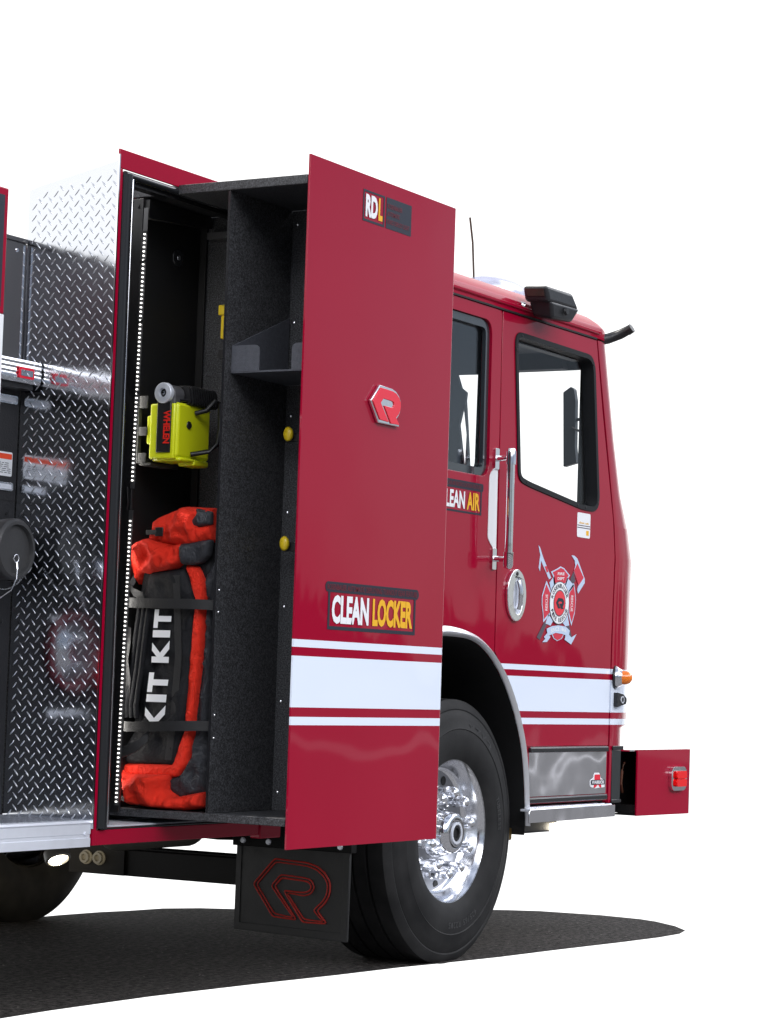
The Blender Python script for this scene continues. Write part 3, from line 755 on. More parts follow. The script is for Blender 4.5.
# front bumper
b = B(); bo = rpoly([(4.275, .55), (4.90, .545), (4.90, .862), (4.275, .862)], [.002, .02, .02, .002])
b.prism(bo, 'y', -.004, .004)
b.prism([[(-.004, .545), (W+.004, .545), (W+.004, .862), (-.004, .862)], [(.01, .56), (W-.01, .56), (W-.01, .85), (.01, .85)]], 'x', 4.896, 4.90)
bmp = b.build('bumper', 'red', T, bevel=.003)
B().box(4.20, 4.895, .0045, W-.004, .855, .8615).build('bumper_deck', 'alu', bmp)
B().box(4.9005, 4.915, .01, W-.01, .56, .85).build('bumper_front', 'alu', bmp)
b = B(); b.box(4.25, 4.89, .12, .16, .56, .85); b.box(4.30, 4.36, .0055, .12, .56, .60); b.box(4.1, 4.28, .25, .3, .56, .8545); b.box(4.28, 4.89, .0055, .12, .5505, .558)
b.box(3.95, 4.25, .10, .13, .56, .80)
b.build('bumper_bracket', 'blackdk', bmp)
B().tube([(4.26, .06, .80), (4.22, .05, .76), (4.22, .055, .70), (4.27, .07, .66)], .006, 8).build('hose', simple('brown_hose', (.10, .04, .02), .5), bmp)
B().prism([rrect(4.640, 4.825, .662, .778, .04), rrect(4.668, 4.800, .682, .758, .012)], 'y', -.022, -.0045).build('marker_bezel', 'chrome', bmp, bevel=.006, seg=3)
B().box(4.66, 4.81, -.01, -.005, .675, .765).build('marker_back', 'redlens', bmp)
b = B()
for dx in (-.0, ):
    b.prism(rrect(4.682, 4.800, .682, .7185, .012), 'y', -.034, -.0105); b.prism(rrect(4.682, 4.800, .7205, .758, .012), 'y', -.034, -.0105)
b.each('marker_lens', 'redlens', bmp, bevel=.010, seg=3)

# amber corner marker and small camera pod
b = B(); c0 = (4.02, .008, 1.20); dr = (.35, -.94, 0)
b.lathe(c0, dr, [(0, .052), (.012, .052), (.02, .044), (.035, .036), (.035, .03)], 32); b.build('marker_bezel', 'chrome', T, smooth=45)
b = B(); b.lathe(c0, dr, [(.03, .033), (.055, .032), (.07, .026), (.08, .012), (.082, .001)], 28)
b.build('amber_marker', 'amber', T, smooth=60)
B().lathe(c0, dr, [(-.004, .058), (.004, .058), (.006, .05)], 32).build('marker_gasket', 'blackpl', T)
b = B(); b.prism(rpoly([(3.995, 1.062), (3.995, 1.13), (4.06, 1.122), (4.095, 1.105), (4.10, 1.095), (4.09, 1.078)], .006), 'y', -.02, .03)
b.build('camera_pod', 'blackpl', T, bevel=.006)
b = B(); b.lathe((4.045, -.0205, 1.097), (0, -1, 0), [(0, .017), (.004, .017), (.004, .012)], 20, cap=False); b.build('camera_ring', 'brushed', T)

# grab handle
gh = B().tube([(2.725, -.085, 1.665), (2.725, -.085, 1.9), (2.722, -.085, 2.115)], .0165, 20).build('grab_handle', 'chrome', rdoor, smooth=60)
for z in (1.655, 2.125):
    sgn = 1 if z > 2 else -1
    b = B(); b.lathe((2.724, -.085, z-sgn*.05), (0, 0, sgn), [(0, .021), (.055, .021), (.068, .016), (.072, .001)], 20)
    b.tube([(2.73, -.08, z-sgn*.02), (2.742, -.03, z-sgn*.022), (2.745, 0, z-sgn*.022)], .012, 10); b.build('handle_end', 'chrome', rdoor, smooth=50)
    B().prism(rrect(2.729, 2.765, z-sgn*.022-.045, z-sgn*.022+.045, .006), 'y', -.008, -.0005).build('handle_plate', 'chrome', rdoor, bevel=.002)
B().prism(rpoly([(2.768, 1.70), (2.762, 2.07), (2.725, 2.06), (2.69, 2.03), (2.69, 1.76)], .02), 'y', -.003, -.0005).build('scuff_plate', 'white', rdoor)
# CLEAN AIR decal
b = B(); b.prism(rrect(2.17, 2.640, 1.951, 1.985, .012), 'y', -.0012, -.0006)
b.prism([[(2.19, 1.852), (2.628, 1.852), (2.628, 1.9505), (2.19, 1.9505)], [(2.20, 1.860), (2.616, 1.860), (2.616, 1.9504), (2.20, 1.9504)]], 'y', -.0012, -.0006); b.each('air_decal_frame', 'charcoal', rdoor)
side_text('CLEAN', 2.262, 2.478, 1.868, 1.942, -.002, .032).build('air_decal_white_word', 'white', rdoor)
side_text('AIR', 2.497, 2.610, 1.868, 1.942, -.002, .032).build('air_decal_yellow_word', 'yellow', rdoor)
side_text('ROSENBAUER IN-CAB AIR RECIRCULATION FEATURE', 2.18, 2.62, 1.960, 1.977, -.002, .012).build('air_decal_small_text', 'dullred', rdoor)

# oval door latch
def oval(cx, cz, rx, rz, n=28): return [(cx+rx*math.cos(2*PI*i/n), cz+rz*math.sin(2*PI*i/n)) for i in range(n)]
b = B().prism([oval(2.955, 1.533, .088, .112), oval(2.967, 1.53, .045, .08)], 'y', -.014, -.0005); b.build('door_latch', 'chrome', fdoor, bevel=.005, seg=3)
b = B(); b.prism(oval(2.967, 1.53, .046, .081), 'y', -.004, -.0006); b.build('latch_cup', 'brushed', fdoor)
B().tube([(2.965, -.012, 1.475), (2.965, -.022, 1.50), (2.965, -.022, 1.56), (2.965, -.012, 1.595)], .014, 12).build('latch_paddle', 'alu', fdoor, smooth=60)
B().lathe((2.95, -.013, 1.625), (0, -1, 0), [(0, .01), (.004, .008)], 14).build('key_lock', 'blackpl', fdoor)
# round-cornered sticker
B().prism(rrect(3.553, 3.69, 1.826, 1.938, .01), 'y', -.0012, -.0006).build('sticker', 'white', fdoor)
B().box(3.555, 3.688, -.0016, -.0013, 1.868, 1.872).build('sticker_line', 'emgrey', fdoor); B().box(3.555, 3.688, -.0016, -.0013, 1.878, 1.882).build('sticker_line', 'emgrey', fdoor)
lettering(B(), 'clean cab', onside(3.572, 3.672, 1.888, 1.898, -.0018), .02).build('sticker_text', 'yellow', fdoor); B().box(3.648, 3.675, -.0018, -.0014, 1.838, 1.860).build('sticker_mark', 'yellow', fdoor)

# maltese-style crest
def E(a, b_):                                             # crest drawing units -> door plane
    return (3.387+(a-265)*.00111, 1.519-((b_-590)-(a-265)*.10)*.000477)
def crest(name, pts, mat, lay, hole=None, r=None):
    loops = [[E(*p) for p in pts]]
    if r: loops = [rpoly(loops[0], r)]
    if hole: loops.append([E(*p) for p in hole])
    B().prism(loops, 'y', -.0008-.0007*lay, -.0004-.0007*(lay-1)).build(name, mat, fdoor)
def ell(cx, cy, rx, ry, n=32): return [(cx+rx*math.cos(2*PI*i/n), cy+ry*math.sin(2*PI*i/n)) for i in range(n)]
# crossed pike pole and axe
crest('crest_pole', [(70, 60), (84, 78), (112, 165), (128, 205), (190, 355), (172, 372), (118, 252), (96, 200), (90, 298), (78, 270), (84, 180), (88, 150), (76, 90)], 'emblue', 1)
crest('crest_pole_tip', [(128, 250), (148, 250), (162, 300), (148, 310)], 'emred', 2)
crest('crest_pole_end', [(340, 790), (362, 780), (402, 950), (386, 955)], 'emgrey', 1)
crest('crest_axe_handle', [(365, 360), (392, 295), (412, 380), (380, 430)], 'emgrey', 1)
crest('crest_axe_head', [(368, 140), (395, 142), (425, 170), (498, 360), (498, 400), (440, 500), (430, 470), (440, 420), (395, 290), (408, 240), (400, 190)], 'emblue', 2)
crest('crest_axe_cheek', [(395, 285), (425, 215), (486, 350), (440, 425)], 'emred', 3)
crest('crest_handle_end', [(75, 905), (140, 765), (160, 790), (105, 930)], 'emgrey', 2)
for q in ([(175, 400), (225, 330), (240, 430), (195, 490)], [(310, 440), (335, 350), (400, 425), (345, 500)], [(175, 690), (215, 760), (195, 800), (150, 780)], [(345, 690), (365, 800), (330, 810), (300, 770)]):
    crest('crest_knot', q, 'emblue', 2)
lobes = [([(186, 300), (240, 270), (272, 248), (305, 265), (360, 332), (345, 352), (325, 420), (215, 420), (205, 340)], 1),
         ([(148, 385), (190, 480), (195, 690), (130, 770), (125, 690), (112, 600), (112, 520)], 1),
         ([(398, 400), (412, 480), (420, 560), (412, 690), (385, 805), (355, 700), (350, 480)], 1),
         ([(200, 860), (330, 860), (300, 925), (258, 945), (225, 920)], 1)]
def shrink(pts, k):
    mx = sum(p[0] for p in pts)/len(pts); my = sum(p[1] for p in pts)/len(pts)
    return [(mx+(p[0]-mx)*k, my+(p[1]-my)*k) for p in pts]
for pts, l in lobes:
    crest('crest_lobe', pts, 'emblue', 2); crest('crest_lobe_field', shrink(pts, .84), 'dullred' if False else 'emred', 3)
crest('crest_ring', ell(266, 590, 92, 203), 'emgrey', 4); crest('crest_ring_white', ell(266, 590, 86, 195), 'white', 5)
crest('crest_ring_inner', ell(266, 592, 55, 125), 'emgrey', 6); crest('crest_centre', ell(266, 592, 50, 115), 'inlay', 7)
crest('crest_centre_letter', [(232+u*72, 648-v*105) for u, v in RP], 'charcoal', 8)
crest('crest_scroll', [(158, 830), (205, 805), (265, 798), (330, 812), (368, 850), (358, 905), (300, 880), (240, 868), (170, 895)], 'emblue', 5)
crest('crest_scroll_tail', [(165, 870), (195, 905), (165, 950), (125, 952), (150, 920), (138, 905)], 'emblue', 4)
crest('crest_scroll_tail', [(330, 895), (365, 890), (385, 915), (432, 885), (412, 925), (385, 980), (325, 935)], 'emblue', 4)
def ringtext(txt, a0, a1, r0, r1, rot, flip=False):
    b = B(); n = len(txt)
    for i, c in enumerate(txt):
        if c == ' ': continue
        a = a0+(a1-a0)*(i+.5)/n; da = abs(a1-a0)/n*.40
        def fn(u, v, a=a, da=da):
            if flip: aa = a+(u-.5)*2*da*1; rr = r1+(r0-r1)*v
            else: aa = a-(u-.5)*2*da; rr = r0+(r1-r0)*v
            aa = math.radians(aa); x, z = E(266+rr*math.cos(aa), 590-rr*2.25*math.sin(aa)); return (x, -.0008-.0007*6, z)
        lettering(b, c, fn, .03)
    b.build('crest_lettering', 'charcoal', fdoor)
ringtext('ROSENBAUER', 165, 15, 62, 80, 0)
ringtext('FIRE RESCUE', 200, 340, 62, 80, 0, True)
b = B()
lettering(b, 'SINCE 1866', lambda u, v: (E(195+u*140, 868-v*38-18*math.sin(PI*u))[0], -.0046, E(195+u*140, 868-v*38-18*math.sin(PI*u))[1]), .02)
lettering(b, 'FIRE', lambda u, v: (E(245+u*62, 330-v*26)[0], -.0032, E(245+u*62, 330-v*26)[1]), .02)
lettering(b, 'DEPT', lambda u, v: (E(245+u*62, 375-v*26)[0], -.0032, E(245+u*62, 375-v*26)[1]), .02)
lettering(b, 'RESCUE', lambda u, v: (E(162-v*20, 660-u*150)[0], -.0032, E(162-v*20, 660-u*150)[1]), .01)
lettering(b, 'RESCUE', lambda u, v: (E(372+v*20, 520+u*150)[0], -.0032, E(372+v*20, 520+u*150)[1]), .01)
b.build('crest_small_text', 'white', fdoor)

# roof equipment
b = B()
b.hexa([(2.95, -.13, 2.80), (3.25, -.13, 2.808), (3.25, -.01, 2.812), (2.95, -.01, 2.808)], [(2.925, -.13, 2.868), (3.18, -.13, 2.870), (3.18, -.01, 2.885), (2.925, -.01, 2.872)])
b.hexa([(3.01, -.12, 2.735), (3.20, -.12, 2.745), (3.20, -.02, 2.76), (3.01, -.02, 2.75)], [(2.965, -.135, 2.806), (3.25, -.135, 2.812), (3.25, -.02, 2.82), (2.965, -.02, 2.815)])
sl_ = b.build('roof_scene_light', simple('dark_casting', (.02, .021, .024), .4, bump=.4, bscale=60, rvar=.1), T, bevel=.014, seg=3)
B().hexa([(2.936, -.112, 2.825), (2.936, -.03, 2.828), (2.942, -.03, 2.828), (2.942, -.112, 2.825)], [(2.924, -.112, 2.855), (2.924, -.03, 2.858), (2.930, -.03, 2.858), (2.930, -.112, 2.855)]).build('light_slot', simple('amber_smoke', (.05, .035, .03), .15), T)
B().lathe((3.10, -.136, 2.78), (0, -1, 0), [(0, .018), (.010, .015)], 14).build('pivot_knob', 'blackpl', T)
B().tube([(2.97, .0, 2.79), (2.945, .035, 2.80), (2.93, .07, 2.81)], .017, 12).build('light_bracket', 'alu', T)
b = B(); b.lathe((3.65, .5, 2.926), (0, 0, 1), [(0, .13), (.05, .128), (.085, .112), (.108, .075), (.115, .02)], 32)
b.v = [(3.65+(p[0]-3.65)*2.1, p[1], p[2]) for p in b.v]
b.build('clear_beacon', 'lens', T, smooth=60)
b = B()
for x in (3.48, 3.60, 3.72, 3.84): b.lathe((x, .5, 2.93), (0, 0, 1), [(0, .035), (.05, .045), (.052, .03), (.01, .012)], 14)
b.each('beacon_reflector', 'chrome', T)
b = B(); b.prism(rrect(3.36, 3.94, .37, .63, .05), 'z', 2.904, 2.925); b.build('beacon_base', 'chrome', T)
an = B().tube([(3.80, .7, 2.9), (3.795, .7, 3.1), (3.775, .7, 3.25), (3.74, .7, 3.365)], .0055, 8).build('antenna', simple('antenna_brown', (.06, .045, .03), .5), T)
b = B(); b.tube([(3.80, .045, 2.755), (3.87, .02, 2.772), (3.90, -.03, 2.795), (3.90, -.075, 2.815)], lambda t: .026-.004*t, 14); b.tube([(3.90, -.065, 2.808), (3.90, -.088, 2.822)], .022, 12)
b.build('mirror_arm', 'blackpl', T, smooth=50)

# =====================================================================  WHEELS
def tyre_prof(w, R, face):
    s = []
    # across the tread: from outer sidewall bead to the inner one (distance inboard of the outer face)
    s += [(.028, .292), (.010, .315), (.002, .36), (.0, .40), (.003, .42), (.0, .424), (.003, .43), (.010, .465), (.022, .498), (.024, .500), (.022, .506), (.028, .526), (.042, R-.003)]
    gs = [.115, .185, .255, .325]
    y = .052
    for gpos in gs: s += [(gpos-.006, R), (gpos-.004, R-.013), (gpos+.004, R-.013), (gpos+.006, R)]
    s += [(w-.05, R-.003), (w-.03, .525), (w-.01, .46), (w, .40), (w-.004, .34), (w-.03, .292)]
    return s
def make_wheel(cx, yface, cz, sgn, detail=True):
    """sgn=+1: the wheel goes inboard towards +Y"""
    Rr = .548; w = .42
    d = (0, sgn, 0)
    wh = B().lathe((cx, yface, cz), d, tyre_prof(w, Rr, 0), 96, cap=False).build('wheel', 'tyre', T, smooth=30)
    yface += sgn*.018; rim = B(); rim.lathe((cx, yface, cz), d, [(.030, .293), (.014, .303), (.010, .306), (.006, .303), (.008, .294), (.020, .286), (.040, .278), (.075, .268), (.092, .262), (.100, .250)], 72, cap=False)
    rim.lathe((cx, yface, cz), d, [(.36, .285), (.30, .27), (.14, .272)], 48, cap=False)
    rim.build('rim', 'alu', wh, smooth=40)
    B().lathe((cx, yface, cz), d, [(.1002, .250), (.104, .240), (.106, .225), (.106, .19), (.098, .150), (.088, .12), (.088, .01)], 72, cap=False).build('rim_disc', 'disc', wh, smooth=40)
    return wh
wcx, wcz, wy = 2.538, .535, .018
wh = make_wheel(wcx, wy, wcz, 1); wcz = .527; wy = .0
b = B(); b.lathe((wcx, wy, wcz), (0, 1, 0), [(.123, .105), (.10, .103), (.055, .088), (.030, .082), (.022, .070), (.022, .064)], 48, cap=False); b.lathe((wcx, wy, wcz), (0, 1, 0), [(.024, .064), (.026, .058), (.021, .056), (.021, .050), (.03, .048)], 40, cap=False)
b.build('hub', 'chrome', wh, smooth=45)
B().lathe((wcx, wy, wcz), (0, 1, 0), [(.026, .0655), (.024, .06), (.027, .054)], 40, cap=False).build('hub_seal', 'blackpl', wh)
B().lathe((wcx, wy, wcz), (0, 1, 0), [(.04, .049), (.030, .047), (.024, .034), (.020, .032), (.020, .022), (.027, .02), (.027, .001)], 32, cap=False).build('hub_cap', 'blackdk', wh, smooth=40)
b = B(); b.lathe((wcx, wy, wcz), (0, 1, 0), [(.030, .047), (.018, .046), (.017, .036), (.026, .034)], 32, cap=False); b.build('hub_window', 'brushed', wh, smooth=40)
nut = None
for i in range(10):
    a = 2*PI*(i+.35)/10; x = wcx+.168*math.cos(a); z = wcz+.168*math.sin(a)
    b = B(); b.lathe((x, wy+.14, z), (0, -1, 0), [(0, .027), (.016, .027), (.020, .021), (.045, .021), (.048, .0235), (.092, .0225), (.102, .0195), (.110, .013), (.114, .006), (.115, .001)], 12)
    b.build('lug_nut', 'nutchrome', wh, smooth=20)
hh = B()
for i in range(10):
    a = 2*PI*(i+.85)/10; x = wcx+.228*math.cos(a); z = wcz+.228*math.sin(a)
    hh.lathe((x, wy+.1425, z), (0, -1, 0), [(0, .020), (.0032, .0195)], 16)
hh.each('hand_hole', 'blackdk', wh)
sd = B(); a = math.radians(232); x = wcx+.235*math.cos(a); z = wcz+.235*math.sin(a)
sd.prism([(x-.022, z-.03), (x+.016, z-.034), (x+.026, z+.022), (x-.008, z+.026)], 'y', wy+.134, wy+.137); sd.build('rim_sticker', 'paper', wh)
B().prism([(x-.013, z-.018), (x+.010, z-.020), (x+.016, z+.008), (x-.005, z+.012)], 'y', wy+.132, wy+.1335).build('rim_sticker_mark', 'blue', wh)
# moulded sidewall lettering
rrub = simple('raised_rubber', (.03, .03, .031), .45)
def sidewall(txt, a0, a1, r0, r1, yy):
    n = len(txt); tb = B()
    for i, c in enumerate(txt):
        if c == ' ': continue
        a = a0+(a1-a0)*(i+.5)/n; da = abs(a1-a0)/n*.42
        def fn(u, v, a=a, da=da):
            aa = math.radians(a-(u-.5)*2*da); rr = r0+(r1-r0)*v; return (wcx+rr*math.cos(aa), yy, wcz+rr*math.sin(aa))
        lettering(tb, c, fn, .02)
    tb.build('sidewall_lettering', rrub, wh)
sidewall('XZY3', 80, 50, .428, .462, .0215); sidewall('425/65', 300, 281, .365, .39, .0175); sidewall('R22.5', 278, 262, .365, .39, .0175); sidewall('TUBELESS', 22, 0, .365, .39, .0175)
make_wheel(wcx, far(.018), .535, -1)
b = B(); b.lathe((wcx, far(.40), wcz), (0, 1, 0), [(0, .09), (.02, .19), (.05, .21), (.1, .21), (.11, .1)], 40, cap=False); b.lathe((wcx, far(.40), wcz), (0, 1, 0), [(-.1, .12), (.06, .12)], 24)
b.build('brake_drum', simple('dusty_steel', (.05, .045, .04), .5, metal=.4, var=.3, bscale=20), T, smooth=45)
B().tube([(wcx, .5, .53), (wcx, 1.2, .50), (wcx, far(.5), .53)], .07, 16).build('front_axle', 'chassis', T)
for yy in (.80, 1.52): B().box(-2.4, 4.3, yy, yy+.08, .64, .88).build('frame_rail', 'chassis', T)

# ---- under the body
b = B(); b.box(1.80, 1.87, .45, 1.437, .312, .42); b.box(1.79, 1.87, .45, 1.437, .4205, .432); b.build('crossmember', 'chassis', T, bevel=.004)
B().box(1.785, 1.799, 1.16, 1.440, .313, .50).build('crossmember_plate', 'chassis', T)
b = B()
for y in (1.35, 1.283): b.lathe((1.785, y, .379), (-1, 0, 0), [(0, .030), (.006, .030), (.008, .023), (.022, .023), (.022, .014), (.008, .013)], 20)
b.each('crossmember_bolt', 'skin', T, smooth=40)
b = B(); b.box(-.35, .9, .50, 1.3, .52, .60); b.build('underbody_tray', 'chassis', T)
B().lathe((1.10, .75, .580), (1, 0, 0), [(0, .06), (.02, .095), (.06, .115), (.52, .115), (.56, .095), (.58, .06)], 28).build('air_tank', 'skin', T, smooth=50)
b = B(); b.lathe((.19, .29, .530), (-.25, -.50, -.80), [(0, .044), (.03, .044), (.034, .036)], 24, cap=False); b.build('ground_light_rim', 'skin', T, smooth=45)
b = B(); b.lathe((.19, .29, .530), (-.25, -.50, -.80), [(.0, .034), (.026, .034), (.031, .02), (.032, .001)], 24); b.build('ground_light', 'lamp', T)
gl_ = bpy.data.lights.new('ground_light_lamp', 'SPOT'); gl_.energy = 260; gl_.spot_blend = 1; gl_.spot_size = math.radians(26); gl_.shadow_soft_size = .03; gl_.color = (1, .85, .6)
go_ = bpy.data.objects.new('ground_light_lamp', gl_); col.objects.link(go_); go_.location = (.19, .29, .48); go_.rotation_euler = Vector((-.76, -.64, -.02)).to_track_quat('Z', 'Y').to_euler()
B().box(.12, .28, .30, .36, .55, .575).build('ground_light_bracket', 'chassis', T)
# mudflap
fx = 1.75
fl = B().prism([(.063, .132), (.586, .145), (.584, .50), (.060, .50)], 'x', fx, fx+.012).build('mudflap', 'rubbermat', T, bevel=.003)
B().prism([[(.063, .132), (.586, .145), (.584, .50), (.060, .50)], [(.09, .165), (.56, .175), (.56, .475), (.088, .475)]], 'x', fx-.004, fx-.0005).build('mudflap_border', 'rubbermat', fl, bevel=.002)
B().box(fx-.012, fx+.03, .05, .60, .475, .56).build('mudflap_hanger', 'chassis', T, bevel=.003)
b = B()
for y in (.10, .25, .43, .55): b.lathe((fx-.012, y, .497), (-1, 0, 0), [(0, .012), (.006, .010)], 14)
b.each('hanger_bolt', 'brushed', T)
def flapR(pts): return [(.500-u*.356, .190+v*.243) for u, v in pts]
def loop(b, pts, r):
    pts = rpoly(pts, .012, 3); b.tube([(fx-.003, p[0], p[1]) for p in pts], r, 6, closed=True)
b = B(); loop(b, flapR(RP), .0036); loop(b, inset(flapR(RP), .012), .003); b.build('mudflap_letter', 'flapred', fl)

# =====================================================================  GEAR BAG
G = thing('gear_bag', 'tall red and black duffel bag strapped upright in the open locker', 'bag', (.5, 0, .68))
def puffy(poly, x, depth, rad, res, seed, amp=.004, back=.05, freq=14., fold=None):
    amp *= 1.7
    """closed cushion: polygon in the (y, z) plane bulging towards -X with soft wrinkles"""
    poly = rpoly(poly, .008, 3); k = len(poly)
    pts = [Vector(p) for p in poly]; ys = [p.x for p in pts]; zs = [p.y for p in pts]
    def inside(q):
        c = False
        for i in range(k):
            a, b_ = pts[i], pts[i-1]
            if (a.y > q.y) != (b_.y > q.y) and q.x < (b_.x-a.x)*(q.y-a.y)/(b_.y-a.y)+a.x: c = not c
        return c
    def dist(q):
        m = 9
        for i in range(k):
            a, b_ = pts[i-1], pts[i]; e = b_-a; t = max(0, min(1, (q-a).dot(e)/max(e.length_squared, 1e-9))); m = min(m, (q-a-e*t).length)
        return m
    allp = list(pts); y = min(ys)
    while y < max(ys):
        z = min(zs)
        while z < max(zs):
            q = Vector((y+random.uniform(-.3, .3)*res, z+random.uniform(-.3, .3)*res))
            if inside(q) and dist(q) > res*.6: allp.append(q)
            z += res
        y += res
    out = delaunay_2d_cdt(allp, [(i, (i+1) % k) for i in range(k)], [], 1, 1e-6)
    vs2, fs2 = out[0], out[2]; b = B(); front = []
    for q in vs2:
        d = dist(q); t = min(1, d/rad); h = depth*math.sqrt(max(0, 1-(1-t)**2))
        nz = noise.noise(Vector((q.x*freq, q.y*freq*.7, seed)))
        rid = 1-abs(noise.noise(Vector((q.x*freq*.9+q.y*5, q.y*freq*.8-q.x*8, seed+9))))*2
        fold2 = 1-abs(noise.noise(Vector((q.x*freq*2.3-q.y*12, q.y*freq*1.5+q.x*16, seed+21))))*2.4
        h += (amp*nz*2+amp*1.5*rid+amp*.75*fold2)*min(1, d/.010)
        front.append((x-h, q.x, q.y))
    n = len(front); fs = [tuple(f) for f in fs2]
    bk = [(x+back, q.x, q.y) for q in vs2]; b.add(front+bk, fs+[tuple(n+i for i in reversed(f)) for f in fs])
    # rim
    ed = {}
    for f in fs2:
        for i in range(len(f)):
            e = (f[i], f[(i+1) % len(f)]); key = tuple(sorted(e)); ed.setdefault(key, []).append(e)
    b.f += [(e[0][1], e[0][0], n+e[0][0], n+e[0][1]) for e in ed.values() if len(e) == 1]
    return b
BODY = [(0.1, 1.672), (0.046, 1.699), (-0.02, 1.713), (-0.14, 1.712), (-0.148, 1.534), (-0.153, 1.33), (-0.15, 1.127), (-0.147, 0.924), (-0.149, 0.695), (-0.077, 0.684), (0.031, 0.685), (0.115, 0.690), (0.165, 0.704), (0.168, 0.754), (0.168, 0.823), (0.168, 0.927), (0.165, 1.048), (0.163, 1.255), (0.163, 1.359), (0.163, 1.429), (0.165, 1.516), (0.165, 1.568), (0.160, 1.592), (0.105, 1.609)]
TOPROLL = [(0.104, 1.668), (0.038, 1.699), (-0.024, 1.718), (-0.15, 1.712), (-0.155, 1.599), (-0.092, 1.582), (-0.051, 1.575), (0.011, 1.582), (0.104, 1.592)]
TOPBLACK = [(-0.056, 1.65), (-0.096, 1.691), (-0.091, 1.709), (-0.151, 1.698), (-0.153, 1.654), (-0.102, 1.643)]
ROLL2 = [(0.188, 1.571), (0.168, 1.592), (0.109, 1.612), (-0.051, 1.589), (-0.041, 1.523), (-0.005, 1.500), (0.12, 1.484), (0.142, 1.490), (0.161, 1.445), (0.186, 1.512)]
BLACK2 = [(-0.03, 1.586), (-0.155, 1.603), (-0.149, 1.548), (-0.12, 1.524), (-0.079, 1.515), (-0.037, 1.518)]
PANEL = [(0.124, 1.467), (0.104, 1.495), (-0.038, 1.51), (-0.069, 1.462), (-0.092, 1.411), (-0.095, 1.261), (-0.082, 1.091), (-0.068, 0.954), (-0.028, 0.828), (0.19, 0.828), (0.180, 0.903), (0.133, 0.967), (0.129, 1.05), (0.134, 1.326)]
EDGE = [(-0.037, 1.521), (-0.096, 1.512), (-0.122, 1.466), (-0.134, 1.398), (-0.127, 1.194), (-0.108, 0.973), (-0.086, 0.837), (-0.046, 0.794), (0.078, 0.782), (0.184, 0.784), (0.200, 0.829), (-0.022, 0.838), (-0.064, 0.954), (-0.077, 1.193), (-0.089, 1.397), (-0.061, 1.465)]
SIDE = [(-0.118, 1.483), (-0.155, 1.534), (-0.157, 1.262), (-0.152, 0.924), (-0.152, 0.745), (-0.091, 0.725), (-0.05, 0.719), (-0.003, 0.746), (-0.009, 0.793), (-0.054, 0.801), (-0.093, 0.864), (-0.112, 0.973), (-0.127, 1.194), (-0.134, 1.398)]
BOTTOM = [(0.178, 0.812), (0.150, 0.796), (-0.018, 0.802), (-0.012, 0.748), (-0.055, 0.727), (-0.170, 0.751), (-0.172, 0.699), (-0.095, 0.6845), (0.025, 0.6845), (0.150, 0.694), (0.145, 0.723), (0.160, 0.756)]
puffy(BODY, .445, .02, .05, .018, 1.1, .003, back=.27).build('bag_body', 'fblack', G, smooth=80)
puffy(TOPROLL, .43, .045, .05, .0065, 2.3, .006, back=.12).build('top_roll', 'fred', G, smooth=80)
puffy(ROLL2, .425, .040, .045, .0065, 5.7, .007, back=.10).build('folded_flap', 'fred', G, smooth=80)
puffy(TOPBLACK, .388, .006, .02, .008, 3.2, .003, back=.02).build('end_patch', 'fgrey', G, smooth=80)
puffy(BLACK2, .392, .012, .02, .008, 4.2, .004, back=.02).build('corner_patch', 'fgrey', G, smooth=80)
puffy(PANEL, .425, .022, .04, .012, 6.1, .0035, back=.03, freq=9).build('front_panel', 'fblack', G, smooth=80)
puffy(SIDE, .428, .016, .02, .010, 7.7, .005, back=.03).build('side_gusset', 'fgrey', G, smooth=80)
puffy(EDGE, .420, .020, .014, .007, 8.8, .002, back=.02).build('red_binding', 'fred', G, smooth=80)
puffy(BOTTOM, .392, .035, .04, .008, 9.9, .007, back=.08).build('base_panel', 'fred', G, smooth=80)
b = B(); b.band([(.390, -.02, 1.48), (.388, -.043, 1.2), (.391, -.03, 1.0), (.398, -.01, .85)], .028, .002, (0, 1, 0)); b.build('front_webbing', 'webbing', G)
b = B()
for i, (ya, yb) in enumerate(((.128, .165), (.108, .145), (.09, .125))):
    b.tube([(.392, ya, 1.372), (.386, ya+.005, 1.3), (.384, (ya+yb)/2, 1.15), (.386, yb, 1.03), (.392, yb, .99)], .0095, 10)
b.each('padded_handle', 'fblack', G, smooth=60)
b = B(); b.band([(.40, .16, 1.47), (.385, .17, 1.44), (.38, .150, 1.42), (.385, .11, 1.405)], .03, .003, (0, .2, 1)); b.band([(.39, .178, 1.30), (.372, .165, 1.24), (.366, .168, 1.19), (.375, .16, 1.12), (.385, .172, 1.04)], .035, .003, (0, 1, .15))
b.band([(.39, .185, .955), (.36, .20, .92), (.345, .19, .885), (.345, .14, .872), (.355, .09, .895), (.375, .06, .93)], .04, .003, (.2, 0, 1))
b.band([(.36, .21, .85), (.352, .212, .80), (.352, .2, .75), (.36, .16, .715), (.372, .08, .70)], .018, .003, (.3, .3, 1)); b.each('carry_strap', 'webbing', G, smooth=60)
B().box(.369, .374, .035, .100, 1.618, 1.634).build('pull_tab', 'webbing', G); B().box(.366, .372, .028, .060, 1.612, 1.643).build('tab_end', 'blackpl', G, bevel=.002)
B().box(.385, .39, .04, .07, .712, .738).build('zip_pull', 'blackpl', G, bevel=.002)
def bagtext(b, txt, ya, yb, za, zb, x, skew=0.):
    def fn(u, v):
        y = ya+(yb-ya)*v+skew*(1-u); z = za+(zb-za)*u
        return (x-.0025*math.sin(PI*u), y, z)
    return lettering(b, txt, fn, .05)
